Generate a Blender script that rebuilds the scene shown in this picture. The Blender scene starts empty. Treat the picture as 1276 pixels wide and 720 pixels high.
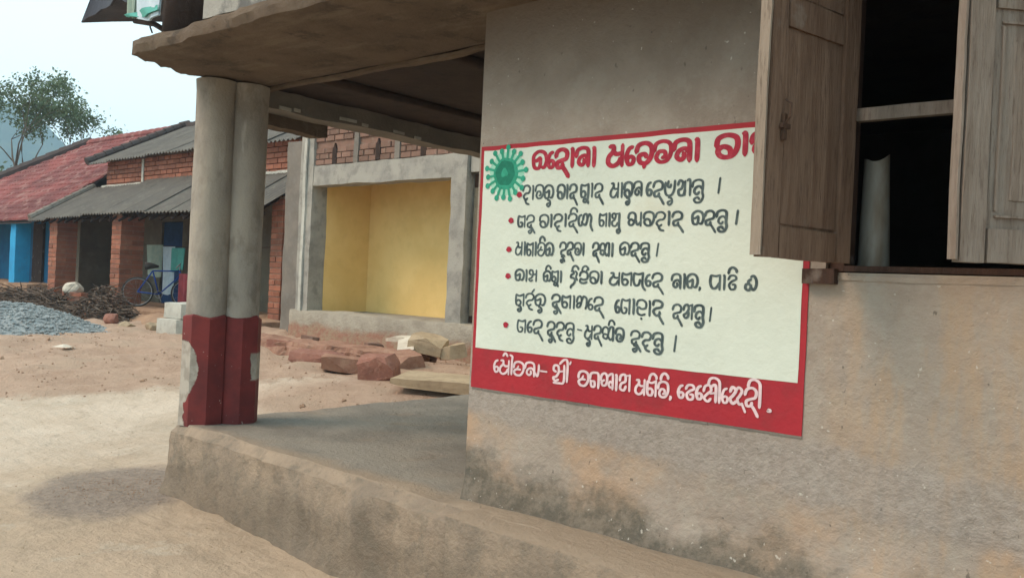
import bpy, bmesh, math, random
from mathutils import Vector, Matrix, noise
R = math.radians
sc = bpy.context.scene
col = sc.collection

# ------------------------------------------------------------------ camera
cam_d = bpy.data.cameras.new("camera")
cam = bpy.data.objects.new("camera", cam_d)
col.objects.link(cam)
_a, _r, _p = R(40.3), R(2.66), R(-0.16)
Fv = Vector((-math.sin(_a) * math.cos(_p), math.cos(_a) * math.cos(_p), math.sin(_p)))
R0 = Vector((math.cos(_a), math.sin(_a), 0)); U0 = R0.cross(Fv)
Rv = R0 * math.cos(_r) + U0 * math.sin(_r); Uv = U0 * math.cos(_r) - R0 * math.sin(_r)
m = Matrix((Rv, Uv, -Fv)).transposed().to_4x4()
m.translation = Vector((0, 0, 1.5))
cam.matrix_world = m
cam_d.sensor_width = 36.0
cam_d.lens = 36.0 * 1080 / 1276
cam_d.clip_end = 3000
cam_d.clip_start = 0.05
sc.camera = cam

# ------------------------------------------------------------------ sky and sun (overcast, hazy)
w = bpy.data.worlds.new("World"); sc.world = w; w.use_nodes = True
nt = w.node_tree; nt.nodes.clear()
out = nt.nodes.new("ShaderNodeOutputWorld")
bg = nt.nodes.new("ShaderNodeBackground")
sky = nt.nodes.new("ShaderNodeTexSky"); sky.sky_type = 'NISHITA'; sky.sun_disc = False
sky.sun_elevation = R(48); sky.sun_rotation = R(200); sky.dust_density = 6; sky.air_density = 1.2
mx = nt.nodes.new("ShaderNodeMix"); mx.data_type = 'RGBA'; mx.inputs[0].default_value = 0.93
mx.inputs[7].default_value = (6.9, 8.5, 8.8, 1)     # even cloud cover, a pale cyan white
nt.links.new(sky.outputs[0], mx.inputs[6]); nt.links.new(mx.outputs[2], bg.inputs[0])
bg.inputs[1].default_value = 0.108
nt.links.new(bg.outputs[0], out.inputs[0])
sun_d = bpy.data.lights.new("sun", 'SUN'); sun = bpy.data.objects.new("sun", sun_d); col.objects.link(sun)
sun_d.energy = 1.5; sun_d.angle = R(25); sun_d.color = (1.0, 0.71, 0.52)
sd = Vector((-0.45, -0.62, 0.78)).normalized()      # towards the sun
sun.rotation_euler = sd.to_track_quat('Z', 'Y').to_euler()
sky.sun_elevation = math.asin(sd.z); sky.sun_rotation = math.atan2(sd.x, sd.y)
sc.view_settings.view_transform = 'Standard'; sc.view_settings.look = 'None'
sc.view_settings.exposure = 0.70
sc.cycles.volume_bounces = 2; sc.view_settings.gamma = 1.0

# ------------------------------------------------------------------ materials
class NT:
    """small node helper"""
    def __init__(s, name):
        s.m = bpy.data.materials.new(name); s.m.use_nodes = True
        s.t = s.m.node_tree; s.t.nodes.clear()
        s.o = s.t.nodes.new("ShaderNodeOutputMaterial")
        s.b = s.t.nodes.new("ShaderNodeBsdfPrincipled")
        s.b.inputs['Specular IOR Level'].default_value = 0.25
        s.t.links.new(s.b.outputs[0], s.o.inputs[0])
        g = s.t.nodes.new("ShaderNodeNewGeometry"); s.pos = g.outputs['Position']
    def n(s, t, **k):
        q = s.t.nodes.new(t)
        for a, b in k.items(): setattr(q, a, b)
        return q
    def l(s, a, b): s.t.links.new(a, b)
    def xyz(s):
        q = s.n("ShaderNodeSeparateXYZ"); s.l(s.pos, q.inputs[0]); return q.outputs
    def noise(s, scale, detail=6, rough=.6, stretch=None, dist=0):
        q = s.n("ShaderNodeTexNoise"); q.inputs['Scale'].default_value = scale
        q.inputs['Detail'].default_value = detail; q.inputs['Roughness'].default_value = rough
        q.inputs['Distortion'].default_value = dist
        if stretch:
            mp = s.n("ShaderNodeMapping"); mp.inputs['Scale'].default_value = stretch
            s.l(s.pos, mp.inputs[0]); s.l(mp.outputs[0], q.inputs['Vector'])
        else: s.l(s.pos, q.inputs['Vector'])
        return q.outputs['Fac']
    def math(s, op, a, b=0.0, clamp=False):
        q = s.n("ShaderNodeMath", operation=op, use_clamp=clamp)
        for i, v in enumerate((a, b)):
            if isinstance(v, (int, float)): q.inputs[i].default_value = v
            else: s.l(v, q.inputs[i])
        return q.outputs[0]
    def ramp(s, v, a, b):
        q = s.n("ShaderNodeMapRange"); q.interpolation_type = 'SMOOTHSTEP'
        s.l(v, q.inputs[0]); q.inputs[1].default_value = a; q.inputs[2].default_value = b
        return q.outputs[0]
    def mix(s, f, a, b, mode='MIX'):
        q = s.n("ShaderNodeMix"); q.data_type = 'RGBA'; q.blend_type = mode
        for i, v in ((0, f), (6, a), (7, b)):
            if isinstance(v, (int, float)): q.inputs[i].default_value = v
            elif isinstance(v, tuple): q.inputs[i].default_value = (*v, 1)
            else: s.l(v, q.inputs[i])
        return q.outputs[2]
    def bump(s, h, dist=.01, strength=.6):
        q = s.n("ShaderNodeBump"); q.inputs['Distance'].default_value = dist; q.inputs['Strength'].default_value = strength
        s.l(h, q.inputs['Height']); s.l(q.outputs[0], s.b.inputs['Normal'])
    def fin(s, c, rough=.9):
        if isinstance(c, tuple): s.b.inputs['Base Color'].default_value = (*c, 1)
        else: s.l(c, s.b.inputs['Base Color'])
        if isinstance(rough, (int, float)): s.b.inputs['Roughness'].default_value = rough
        else: s.l(rough, s.b.inputs['Roughness'])
        return s.m

def simple(name, c1, c2, scale=4, c3=None, scale3=25, amt3=.5, bump=.006, rough=.9, stretch=None, bscale=40, rnd=0):
    N = NT(name)
    c = N.mix(N.ramp(N.noise(scale, 8, .65, stretch), .35, .65), c1, c2)
    if c3: c = N.mix(N.math('MULTIPLY', N.ramp(N.noise(scale3, 4, .6, stretch), .5, .7), amt3), c, c3)
    if rnd:
        oi = N.n("ShaderNodeObjectInfo")
        hv = N.n("ShaderNodeHueSaturation"); N.l(c, hv.inputs['Color'])
        N.l(N.math('ADD', N.math('MULTIPLY', oi.outputs['Random'], rnd), 1 - rnd / 2), hv.inputs['Value'])
        c = hv.outputs[0]
    N.bump(N.noise(bscale, 6, .65, stretch), bump, .7)
    return N.fin(c, rough)

def wall_material():
    N = NT("weathered_plaster"); x, y, z = N.xyz()
    base = N.mix(N.ramp(N.noise(2.2, 8, .65), .35, .65), (.375, .32, .265), (.30, .25, .205))
    base = N.mix(N.math('MULTIPLY', N.ramp(N.noise(11, 6, .7), .45, .62), .5), base, (.40, .36, .30))
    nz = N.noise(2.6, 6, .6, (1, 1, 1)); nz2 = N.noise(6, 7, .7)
    # upper part browner under the soffit: soot, plus soffit shade mixed into the colour
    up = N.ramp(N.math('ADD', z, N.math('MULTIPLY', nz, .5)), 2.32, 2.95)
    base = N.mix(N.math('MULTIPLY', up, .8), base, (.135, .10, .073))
    # orange earth stains, mostly right of the painted notice
    right = N.ramp(x, -1.25, -.9)
    low = N.math('SUBTRACT', 1.0, N.ramp(N.math('ADD', z, N.math('MULTIPLY', nz, .4)), 1.6, 1.95))
    st = N.math('MULTIPLY', N.math('MULTIPLY', right, low), N.ramp(N.noise(4.2, 7, .68, (1.8, 1, .42)), .42, .62))
    base = N.mix(N.math('MULTIPLY', st, .5), base, (.46, .31, .185))
    # rendered cement strip under the notice
    zz = N.math('ADD', z, N.math('MULTIPLY', nz2, .22))
    zz = N.math('ADD', zz, N.math('MULTIPLY', x, .07))
    gr = N.math('MULTIPLY', N.ramp(zz, .78, .86), N.math('SUBTRACT', 1.0, N.ramp(zz, 1.0, 1.06)))
    gcol = N.mix(N.ramp(N.noise(26, 6, .75), .4, .62), (.37, .335, .30), (.28, .25, .22))
    base = N.mix(N.math('MULTIPLY', gr, .6), base, gcol)
    # peach stain lower down
    pe = N.math('MULTIPLY', N.math('SUBTRACT', 1.0, N.ramp(zz, .78, .86)), N.ramp(N.noise(2.3, 5, .6), .38, .6))
    base = N.mix(N.math('MULTIPLY', pe, .85), base, (.47, .325, .215))
    # dark damp and moss near the plinth ledge
    dz = N.math('ADD', N.math('ADD', z, N.math('MULTIPLY', N.noise(3.2, 6, .66), .55)), N.math('MULTIPLY', N.math('ADD', x, 2.1), .05))
    da = N.math('SUBTRACT', 1.0, N.ramp(dz, .84, 1.0))
    base = N.mix(N.math('MULTIPLY', da, .92), base, N.mix(N.ramp(N.noise(14, 7, .75), .4, .6), (.105, .098, .078), (.19, .165, .13)))
    # small light paint specks and dark pits
    base = N.mix(N.math('MULTIPLY', N.ramp(N.noise(42, 2, .5), .70, .74), .6), base, (.6, .57, .5))
    base = N.mix(N.math('MULTIPLY', N.ramp(N.noise(31, 3, .5, (1.2, 1, .8)), .68, .73), .65), base, (.10, .085, .07))
    h = N.math('ADD', N.math('MULTIPLY', N.noise(18, 8, .7), 1.0), N.math('MULTIPLY', N.noise(60, 4, .7), N.math('ADD', N.math('MULTIPLY', gr, .25), .2)))
    N.bump(h, .02, .75)
    return N.fin(base, .93)

def plinth_material():
    N = NT("earth_stained_cement"); x, y, z = N.xyz()
    c = N.mix(N.ramp(N.noise(2.2, 8, .7), .36, .62), (.43, .335, .245), (.29, .235, .18))
    c = N.mix(N.math('MULTIPLY', N.ramp(N.noise(9, 7, .7), .46, .64), .55), c, (.185, .165, .13))
    dz = N.math('ADD', z, N.math('MULTIPLY', N.noise(6, 7, .7, (1, 1, .8)), .45))
    side = N.math('SUBTRACT', 1.0, N.ramp(dz, .42, .62))
    c = N.mix(N.math('MULTIPLY', side, .55), c, (.17, .14, .105))
    drip = N.math('MULTIPLY', N.ramp(N.noise(7, 5, .6, (1, 1, .18)), .52, .66), N.math('SUBTRACT', 1.0, N.ramp(z, .47, .497)))
    c = N.mix(N.math('MULTIPLY', drip, .22), c, (.43, .35, .26))
    top = N.ramp(z, .488, .499)
    tc = N.mix(N.ramp(N.noise(1.7, 7, .6), .38, .62), (.33, .30, .25), (.25, .23, .195))
    tc = N.mix(N.math('MULTIPLY', N.ramp(x, -2.75, -2.6), .8), tc, (.20, .175, .135))
    tc = N.mix(N.math('SUBTRACT', 1.0, N.ramp(N.math('ADD', y, N.math('MULTIPLY', N.noise(4, 5), .25)), 3.05, 3.2)), tc, (.38, .30, .22))
    c = N.mix(top, c, tc)
    N.bump(N.noise(22, 9, .72), .035, .8)
    return N.fin(c, .92)

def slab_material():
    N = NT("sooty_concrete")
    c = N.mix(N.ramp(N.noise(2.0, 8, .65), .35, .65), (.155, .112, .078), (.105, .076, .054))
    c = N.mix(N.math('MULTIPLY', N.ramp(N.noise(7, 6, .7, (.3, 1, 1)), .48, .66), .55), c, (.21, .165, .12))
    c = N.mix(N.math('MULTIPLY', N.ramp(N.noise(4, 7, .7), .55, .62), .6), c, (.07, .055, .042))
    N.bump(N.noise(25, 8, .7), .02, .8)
    return N.fin(c, .95)

def parapet_material():
    N = NT("damp_grey_render"); x, y, z = N.xyz()
    c = N.mix(N.ramp(N.noise(2.4, 8, .65), .35, .65), (.44, .42, .37), (.34, .325, .29))
    d = N.math('ADD', N.math('MULTIPLY', N.noise(4.5, 8, .7), .55), N.math('MULTIPLY', z, -.65))
    d = N.math('ADD', d, N.math('MULTIPLY', x, .10))
    c = N.mix(N.math('MULTIPLY', N.ramp(d, -2.10, -2.0), .8), c, (.085, .085, .085))
    N.bump(N.noise(30, 8, .7), .015, .7)
    return N.fin(c, .9)

def column_material():
    N = NT("grey_column_cement")
    c = N.mix(N.ramp(N.noise(3.0, 8, .65, (1, 1, .5)), .38, .62), (.37, .335, .285), (.275, .25, .215))
    c = N.mix(N.math('MULTIPLY', N.ramp(N.noise(5, 7, .7, (1, 1, .7)), .50, .62), .6), c, (.205, .175, .14))
    c = N.mix(N.math('MULTIPLY', N.ramp(N.noise(2.4, 8, .7, (1, 1, .35)), .52, .62), .5), c, (.42, .37, .30))
    c = N.mix(N.math('MULTIPLY', N.ramp(N.noise(9, 4, .6, (1.5, 1.5, .22)), .62, .70), .4), c, (.50, .46, .40))
    N.bump(N.noise(28, 7, .7), .012, .7)
    return N.fin(c, .85)

def red_base_material():
    N = NT("peeling_maroon_paint"); x, y, z = N.xyz()
    c = N.mix(N.ramp(N.noise(4, 7, .65), .36, .64), (.20, .036, .034), (.125, .028, .028))
    nz = N.noise(10, 6, .65)
    # the coat has flaked off along the outer left edge, widest below the top
    u = N.math('ADD', N.math('MULTIPLY', x, .763), N.math('MULTIPLY', y, .647))
    bz = N.math('DIVIDE', N.math('SUBTRACT', z, .86), .22)
    bz = N.math('SUBTRACT', 1.0, N.math('MULTIPLY', bz, bz), True)
    ub = N.math('ADD', N.math('MULTIPLY', bz, .095), -2.118)
    ub = N.math('ADD', ub, N.math('MULTIPLY', N.math('SUBTRACT', nz, .5), .09))
    pz = N.math('SUBTRACT', 1.0, N.ramp(N.math('SUBTRACT', u, ub), -.003, .003))
    pz = N.math('MULTIPLY', pz, N.math('SUBTRACT', 1.0, N.ramp(N.math('ADD', z, N.math('MULTIPLY', nz, .06)), 1.07, 1.08)))
    u2 = N.math('ADD', u, N.math('MULTIPLY', N.math('SUBTRACT', nz, .5), .06))
    r2 = N.math('MULTIPLY', N.ramp(u2, -1.732, -1.726), N.math('MULTIPLY', N.ramp(z, .78, .80), N.math('SUBTRACT', 1.0, N.ramp(z, .96, .98))))
    pz = N.math('MAXIMUM', pz, r2)
    c = N.mix(pz, c, N.mix(N.ramp(N.noise(12, 6, .6), .4, .6), (.42, .385, .33), (.30, .27, .225)))
    c = N.mix(N.math('MULTIPLY', N.ramp(N.noise(38, 3, .6), .70, .73), .7), c, (.45, .40, .35))
    N.bump(N.math('SUBTRACT', N.math('MULTIPLY', N.noise(30, 6, .6), .3), pz), .006, .9)
    return N.fin(c, .75)

def ground_material():
    N = NT("trodden_earth"); x, y, z = N.xyz()
    nz = N.noise(.9, 7, .65); nf = N.noise(3.2, 8, .7)
    # pale worn cement lane near the camera; reddish earth verge beyond its edge
    e = N.math('ADD', N.math('MULTIPLY', N.math('ADD', x, 9.1), -1.0), N.math('MULTIPLY', N.math('SUBTRACT', y, 4.4), .55))
    e = N.math('ADD', e, N.math('MULTIPLY', N.math('SUBTRACT', nf, .5), 1.1))
    beyond = N.ramp(e, -.15, .25)
    behind = N.math('MULTIPLY', N.ramp(N.math('ADD', y, N.math('MULTIPLY', nf, .5)), 5.0, 5.6), N.ramp(x, -8.6, -7.6))
    verge = N.math('MAXIMUM', beyond, behind)
    lane = N.mix(N.ramp(nz, .36, .62), (.58, .485, .385), (.50, .405, .31))
    near = N.ramp(N.math('ADD', x, N.math('MULTIPLY', nz, 2.6)), -6.6, -4.2)
    lane = N.mix(N.math('MULTIPLY', near, .75), lane, (.46, .345, .24))
    lane = N.mix(N.math('MULTIPLY', N.ramp(N.noise(6, 8, .75), .50, .68), .35), lane, (.28, .22, .16))
    lane = N.mix(N.math('MULTIPLY', N.ramp(N.noise(.7, 6, .7, (1, .6, 1)), .50, .66), .45), lane, (.33, .26, .185))
    lane = N.mix(N.math('MULTIPLY', N.ramp(N.noise(1.9, 8, .75), .56, .66), .4), lane, (.55, .49, .40))
    crack = N.noise(.55, 3, .5, (1.0, 1.6, 1), .4)
    cr = N.math('SUBTRACT', 1.0, N.ramp(N.math('ABSOLUTE', N.math('SUBTRACT', crack, .5)), .0, .045))
    lane = N.mix(N.math('MULTIPLY', cr, N.math('MULTIPLY', near, .22)), lane, (.30, .23, .16))
    dirt = N.mix(N.ramp(nf, .36, .64), (.53, .375, .275), (.44, .30, .215))
    dirt = N.mix(N.math('MULTIPLY', N.ramp(N.noise(14, 6, .75), .52, .68), .3), dirt, (.33, .225, .16))
    dirt = N.mix(N.math('MULTIPLY', N.ramp(N.noise(1.6, 5, .6), .5, .66), .5), dirt, (.50, .38, .28))
    c = N.mix(verge, lane, dirt)
    # dark spill of grit soaked into the lane beside the plinth corner
    p = N.math('ADD', N.math('MULTIPLY', N.math('ADD', x, 5.78), .80), N.math('MULTIPLY', N.math('SUBTRACT', y, 2.78), -.60))
    q = N.math('ADD', N.math('MULTIPLY', N.math('ADD', x, 5.78), .60), N.math('MULTIPLY', N.math('SUBTRACT', y, 2.78), .80))
    d2 = N.math('ADD', N.math('POWER', N.math('ABSOLUTE', N.math('DIVIDE', p, .75)), 2.0), N.math('POWER', N.math('ABSOLUTE', N.math('DIVIDE', q, .52)), 2.0))
    d2 = N.math('ADD', d2, N.math('MULTIPLY', N.noise(5, 7, .7), 1.2))
    sp = N.math('SUBTRACT', 1.0, N.ramp(d2, 1.15, 2.0))
    c = N.mix(N.math('MULTIPLY', sp, .8), c, N.mix(N.ramp(N.noise(24, 5, .75), .4, .6), (.17, .14, .12), (.26, .215, .18)))
    far = N.ramp(N.math('ABSOLUTE', x), 35, 70)
    c = N.mix(far, c, (.10, .12, .05))
    h = N.math('ADD', N.noise(7, 9, .7), N.math('MULTIPLY', N.math('MULTIPLY', N.noise(30, 6, .75), verge), 1.0))
    h = N.math('SUBTRACT', h, N.math('MULTIPLY', cr, .12))
    tr = N.noise(1.3, 4, .5, (.35, 2.2, 1), .3)
    h = N.math('ADD', h, N.math('MULTIPLY', tr, 1.4))
    N.bump(h, .05, .85)
    return N.fin(c, .95)

def wood_material(name, a, b, dark, axis=(9, 9, .9)):
    N = NT(name)
    c = N.mix(N.ramp(N.noise(3, 8, .7, axis), .36, .64), a, b)
    c = N.mix(N.math('MULTIPLY', N.ramp(N.noise(11, 7, .75, axis), .52, .66), .65), c, dark)
    c = N.mix(N.math('MULTIPLY', N.ramp(N.noise(5, 5, .6), .58, .7), .4), c, (.34, .30, .26))
    N.bump(N.noise(14, 7, .7, axis), .008, .9)
    return N.fin(c, .8)

def sill_material():
    N = NT("earth_splashed_plaster"); x, y, z = N.xyz()
    c = N.mix(N.ramp(N.noise(3, 7, .65), .36, .64), (.40, .36, .29), (.31, .275, .22))
    d = N.math('SUBTRACT', 1.0, N.ramp(N.math('ADD', z, N.math('MULTIPLY', N.noise(2.2, 7, .7), .35)), .80, .92))
    c = N.mix(N.math('MULTIPLY', d, .85), c, N.mix(N.ramp(N.noise(7, 6, .7), .4, .6), (.32, .15, .10), (.34, .24, .16)))
    N.bump(N.noise(16, 8, .7), .03, .8)
    return N.fin(c, .93)
M = {
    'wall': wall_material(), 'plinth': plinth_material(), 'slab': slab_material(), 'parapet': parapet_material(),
    'column': column_material(), 'redbase': red_base_material(), 'ground': ground_material(),
    'wood_brown': wood_material("brown_old_wood", (.16, .095, .062), (.225, .145, .10), (.065, .038, .028)),
    'wood_edge': wood_material("pale_wood_edge", (.27, .215, .165), (.33, .27, .21), (.12, .085, .06)),
    'wood_grey': wood_material("grey_weathered_wood", (.29, .245, .205), (.22, .175, .14), (.12, .085, .065)),
    'wood_dark': wood_material("dark_stained_wood", (.05, .028, .02), (.075, .04, .028), (.03, .02, .015)),
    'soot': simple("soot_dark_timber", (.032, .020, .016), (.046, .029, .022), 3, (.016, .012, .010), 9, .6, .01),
    'cream': simple("cream_paint", (.64, .70, .61), (.59, .65, .565), 2.2, (.58, .57, .45), 1.6, .7, .006, .7, None, 22),
    'sign_red': simple("red_paint", (.38, .024, .034), (.32, .022, .034), 3, (.24, .03, .035), 7, .6, .006, .65, None, 22),
    'ink': simple("black_paint", (.040, .062, .068), (.095, .13, .13), 26, None, 25, .5, .0008, .6),
    'ink_red': simple("crimson_paint", (.40, .020, .045), (.30, .016, .036), 22, (.50, .10, .13), 40, .5, .0008, .6),
    'ink_white': simple("white_paint", (.78, .60, .62), (.62, .48, .50), 30, None, 25, .5, .0008, .6),
    'green': simple("green_paint", (.02, .27, .165), (.035, .34, .22), 25, None, 25, .5, .0008, .6),
    'green_d': simple("deep_green_paint", (.006, .155, .095), (.01, .20, .125), 30, None, 25, .5, .0008, .6),
    'green_l': simple("pale_green_paint", (.36, .66, .50), (.28, .58, .44), 25, None, 25, .5, .0008, .6),
    'brick': simple("red_brick", (.32, .125, .075), (.235, .095, .062), 6, (.37, .21, .145), 12, .5, .01, .92, None, 45, .5),
    'brick_pale': simple("dusty_brick", (.235, .14, .105), (.19, .115, .085), 6, (.26, .19, .145), 12, .6, .01, .92, None, 45, .4),
    'mortar': simple("mortar", (.27, .19, .14), (.21, .15, .11), 8, None, 25, .5, .01),
    'grey_cement': simple("grey_cement", (.36, .345, .30), (.28, .27, .24), 3, (.19, .18, .16), 6, .5, .01),
    'dark_cement': simple("stained_cement", (.22, .195, .165), (.15, .135, .115), 3, (.28, .26, .23), 6, .4, .01),
    'pale_cement': simple("pale_cement", (.50, .50, .44), (.42, .41, .36), 4, (.30, .28, .24), 8, .4, .01),
    'yellow': simple("yellow_wall_paint", (.84, .61, .25), (.78, .55, .21), 1.6, (.68, .48, .18), 5, .3, .003),
    'blue': simple("blue_wall_paint", (.03, .33, .62), (.025, .27, .53), 2, (.05, .22, .4), 6, .4, .004),
    'blue_d': simple("dark_blue_wall_paint", (.02, .17, .33), (.02, .12, .25), 2, None, 6, .4, .004),  # darker blue, used on the porch wall
    'roof': simple("grey_roof_sheet", (.15, .135, .115), (.11, .10, .088), 1.5, (.22, .20, .17), 6, .5, .01, .9, None, 30, .12),
    'roof_dark': simple("dark_ridge_tile", (.085, .065, .06), (.06, .05, .048), 3, None, 6, .5, .01),
    'tile': simple("clay_tile", (.27, .085, .078), (.155, .058, .056), .7, (.34, .20, .175), 3, .75, .01),
    'mud': simple("mud_wall", (.19, .165, .12), (.14, .12, .09), 1.4, (.23, .22, .17), 4, .5, .01),
    'door_blue': simple("blue_door_paint", (.02, .05, .13), (.03, .075, .19), 4, None, 6, .4, .003),
    'gravel': simple("grey_crushed_stone", (.34, .37, .37), (.25, .275, .28), 9, (.43, .45, .44), 22, .6, .02, .95, None, 50),
    'dark_gravel': simple("dark_grit", (.27, .225, .185), (.20, .17, .14), 5, (.34, .27, .21), 22, .5, .02),
    'stick': simple("dry_brushwood", (.15, .105, .078), (.08, .055, .042), 5, (.33, .27, .21), 11, .6, .005),
    'earth': simple("loose_earth", (.37, .24, .155), (.28, .18, .12), 3, (.45, .32, .22), 9, .5, .03, .95, None, 25),
    'redearth': simple("red_earth", (.35, .20, .14), (.27, .145, .10), 3, (.43, .29, .21), 9, .5, .03, .95, None, 25),
    'laterite': simple("laterite_block", (.31, .145, .105), (.23, .105, .078), 5, (.37, .23, .17), 14, .5, .02),
    'sack': simple("white_plastic_sack", (.62, .56, .46), (.52, .46, .37), 6, (.35, .29, .22), 9, .4, .01, .7),
    'stone': simple("sandy_flat_stone", (.42, .33, .22), (.34, .26, .17), 3, (.24, .19, .13), 12, .4, .01),
    'hill': simple("wooded_hill", (.045, .085, .075), (.035, .07, .065), .03, (.11, .13, .08), .08, .6, .5, .95, None, .3),
    'leaf': simple("leaf_green", (.12, .17, .085), (.085, .125, .065), .9, (.17, .23, .10), 2, .6, .001, .7),
    'bark': simple("bark", (.13, .10, .075), (.09, .07, .055), 5, None, 6, .4, .01),
    'tarp': simple("dark_tarpaulin", (.035, .04, .055), (.05, .055, .075), 3, (.09, .06, .05), 6, .5, .006, .6),
    'cloth_w': simple("white_cloth", (.60, .70, .76), (.50, .60, .66), 8, None, 6, .4, .003, .9),
    'cloth_g': simple("sea_green_cloth", (.12, .42, .36), (.10, .35, .30), 8, None, 6, .4, .003, .9),
    'cloth_c': simple("cream_green_cloth", (.36, .42, .34), (.28, .36, .30), 8, None, 6, .4, .003, .9),
    'cloth_m': simple("maroon_cloth", (.18, .03, .04), (.12, .02, .03), 8, None, 6, .4, .003, .9),
    'cloth_b': simple("blue_cloth", (.08, .16, .38), (.06, .11, .28), 8, None, 6, .4, .003, .9),
    'roll': simple("grimy_plastic_sheet", (.22, .225, .205), (.165, .16, .135), 5, (.14, .115, .08), 9, .8, .003, .5, (1, 1, .3)),
    'metal_b': simple("blue_bicycle_paint", (.02, .08, .35), (.02, .06, .28), 8, None, 6, .4, .001, .4),
    'rubber': simple("worn_rubber", (.035, .035, .035), (.06, .055, .05), 8, None, 6, .4, .001, .8),
    'steel': simple("dull_steel", (.35, .35, .36), (.25, .25, .26), 8, None, 6, .4, .001, .35),
    'iron': simple("rusty_iron", (.06, .035, .025), (.09, .05, .03), 12, None, 6, .4, .002, .7),
    'bag_red': simple("red_brick_rubble", (.38, .15, .09), (.28, .10, .06), 6, None, 6, .4, .01),
    'sill': sill_material(),
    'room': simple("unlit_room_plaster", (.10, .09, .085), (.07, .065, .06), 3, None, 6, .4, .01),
}

# ------------------------------------------------------------------ helpers
def link_mesh(name, verts, faces, mat, parent=None, smooth=False, loc=None):
    me = bpy.data.meshes.new(name); me.from_pydata(verts, [], faces); me.update()
    if mat: me.materials.append(M[mat] if isinstance(mat, str) else mat)
    if smooth: me.polygons.foreach_set('use_smooth', [True] * len(me.polygons))
    o = bpy.data.objects.new(name, me); col.objects.link(o)
    if parent: o.parent = parent
    if loc: o.location = loc
    return o
def tag(o, label=None, cat=None, group=None, kind=None):
    if label: o['label'] = label
    if cat: o['category'] = cat
    if group: o['group'] = group
    if kind: o['kind'] = kind
    return o
def thing(name, label, cat, group=None, loc=(0, 0, 0), rz=0):
    o = bpy.data.objects.new(name, None); o.empty_display_size = .2; col.objects.link(o)
    o.location = loc; o.rotation_euler = (0, 0, rz)
    return tag(o, label, cat, group)

class MB:
    def __init__(s): s.v = []; s.f = []
    def add(s, vs, fs):
        k = len(s.v); s.v += [tuple(q) for q in vs]; s.f += [tuple(k + i for i in f) for f in fs]
    def box(s, x0, x1, y0, y1, z0, z1):
        s.add([(x0, y0, z0), (x1, y0, z0), (x1, y1, z0), (x0, y1, z0), (x0, y0, z1), (x1, y0, z1), (x1, y1, z1), (x0, y1, z1)],
              [(0, 3, 2, 1), (4, 5, 6, 7), (0, 1, 5, 4), (1, 2, 6, 5), (2, 3, 7, 6), (3, 0, 4, 7)])
    def tube(s, pts, rad, n=8, caps=True):
        pts = [Vector(p) for p in pts]; rings = []
        rr = rad if isinstance(rad, (list, tuple)) else [rad] * len(pts)
        for i, p in enumerate(pts):
            d = (pts[min(i + 1, len(pts) - 1)] - pts[max(i - 1, 0)]).normalized()
            a = d.cross(Vector((0, 0, 1)) if abs(d.z) < .9 else Vector((1, 0, 0))).normalized(); b = d.cross(a)
            rings.append([p + (a * math.cos(2 * math.pi * k / n) + b * math.sin(2 * math.pi * k / n)) * rr[i] for k in range(n)])
        vs = [q for r_ in rings for q in r_]; fs = []
        for i in range(len(pts) - 1):
            for k in range(n):
                fs.append((i * n + k, i * n + (k + 1) % n, (i + 1) * n + (k + 1) % n, (i + 1) * n + k))
        if caps: fs += [tuple(range(n))[::-1], tuple((len(pts) - 1) * n + k for k in range(n))]
        s.add(vs, fs)
    def build(s, name, mat, parent=None, smooth=False, loc=None):
        return link_mesh(name, s.v, s.f, mat, parent, smooth, loc)

def nz3(p, sc_, seed=0):
    return noise.fractal(Vector(p) * sc_ + Vector((seed * 7.3, seed * 3.1, seed)), 1.0, 2.0, 4)

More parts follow.
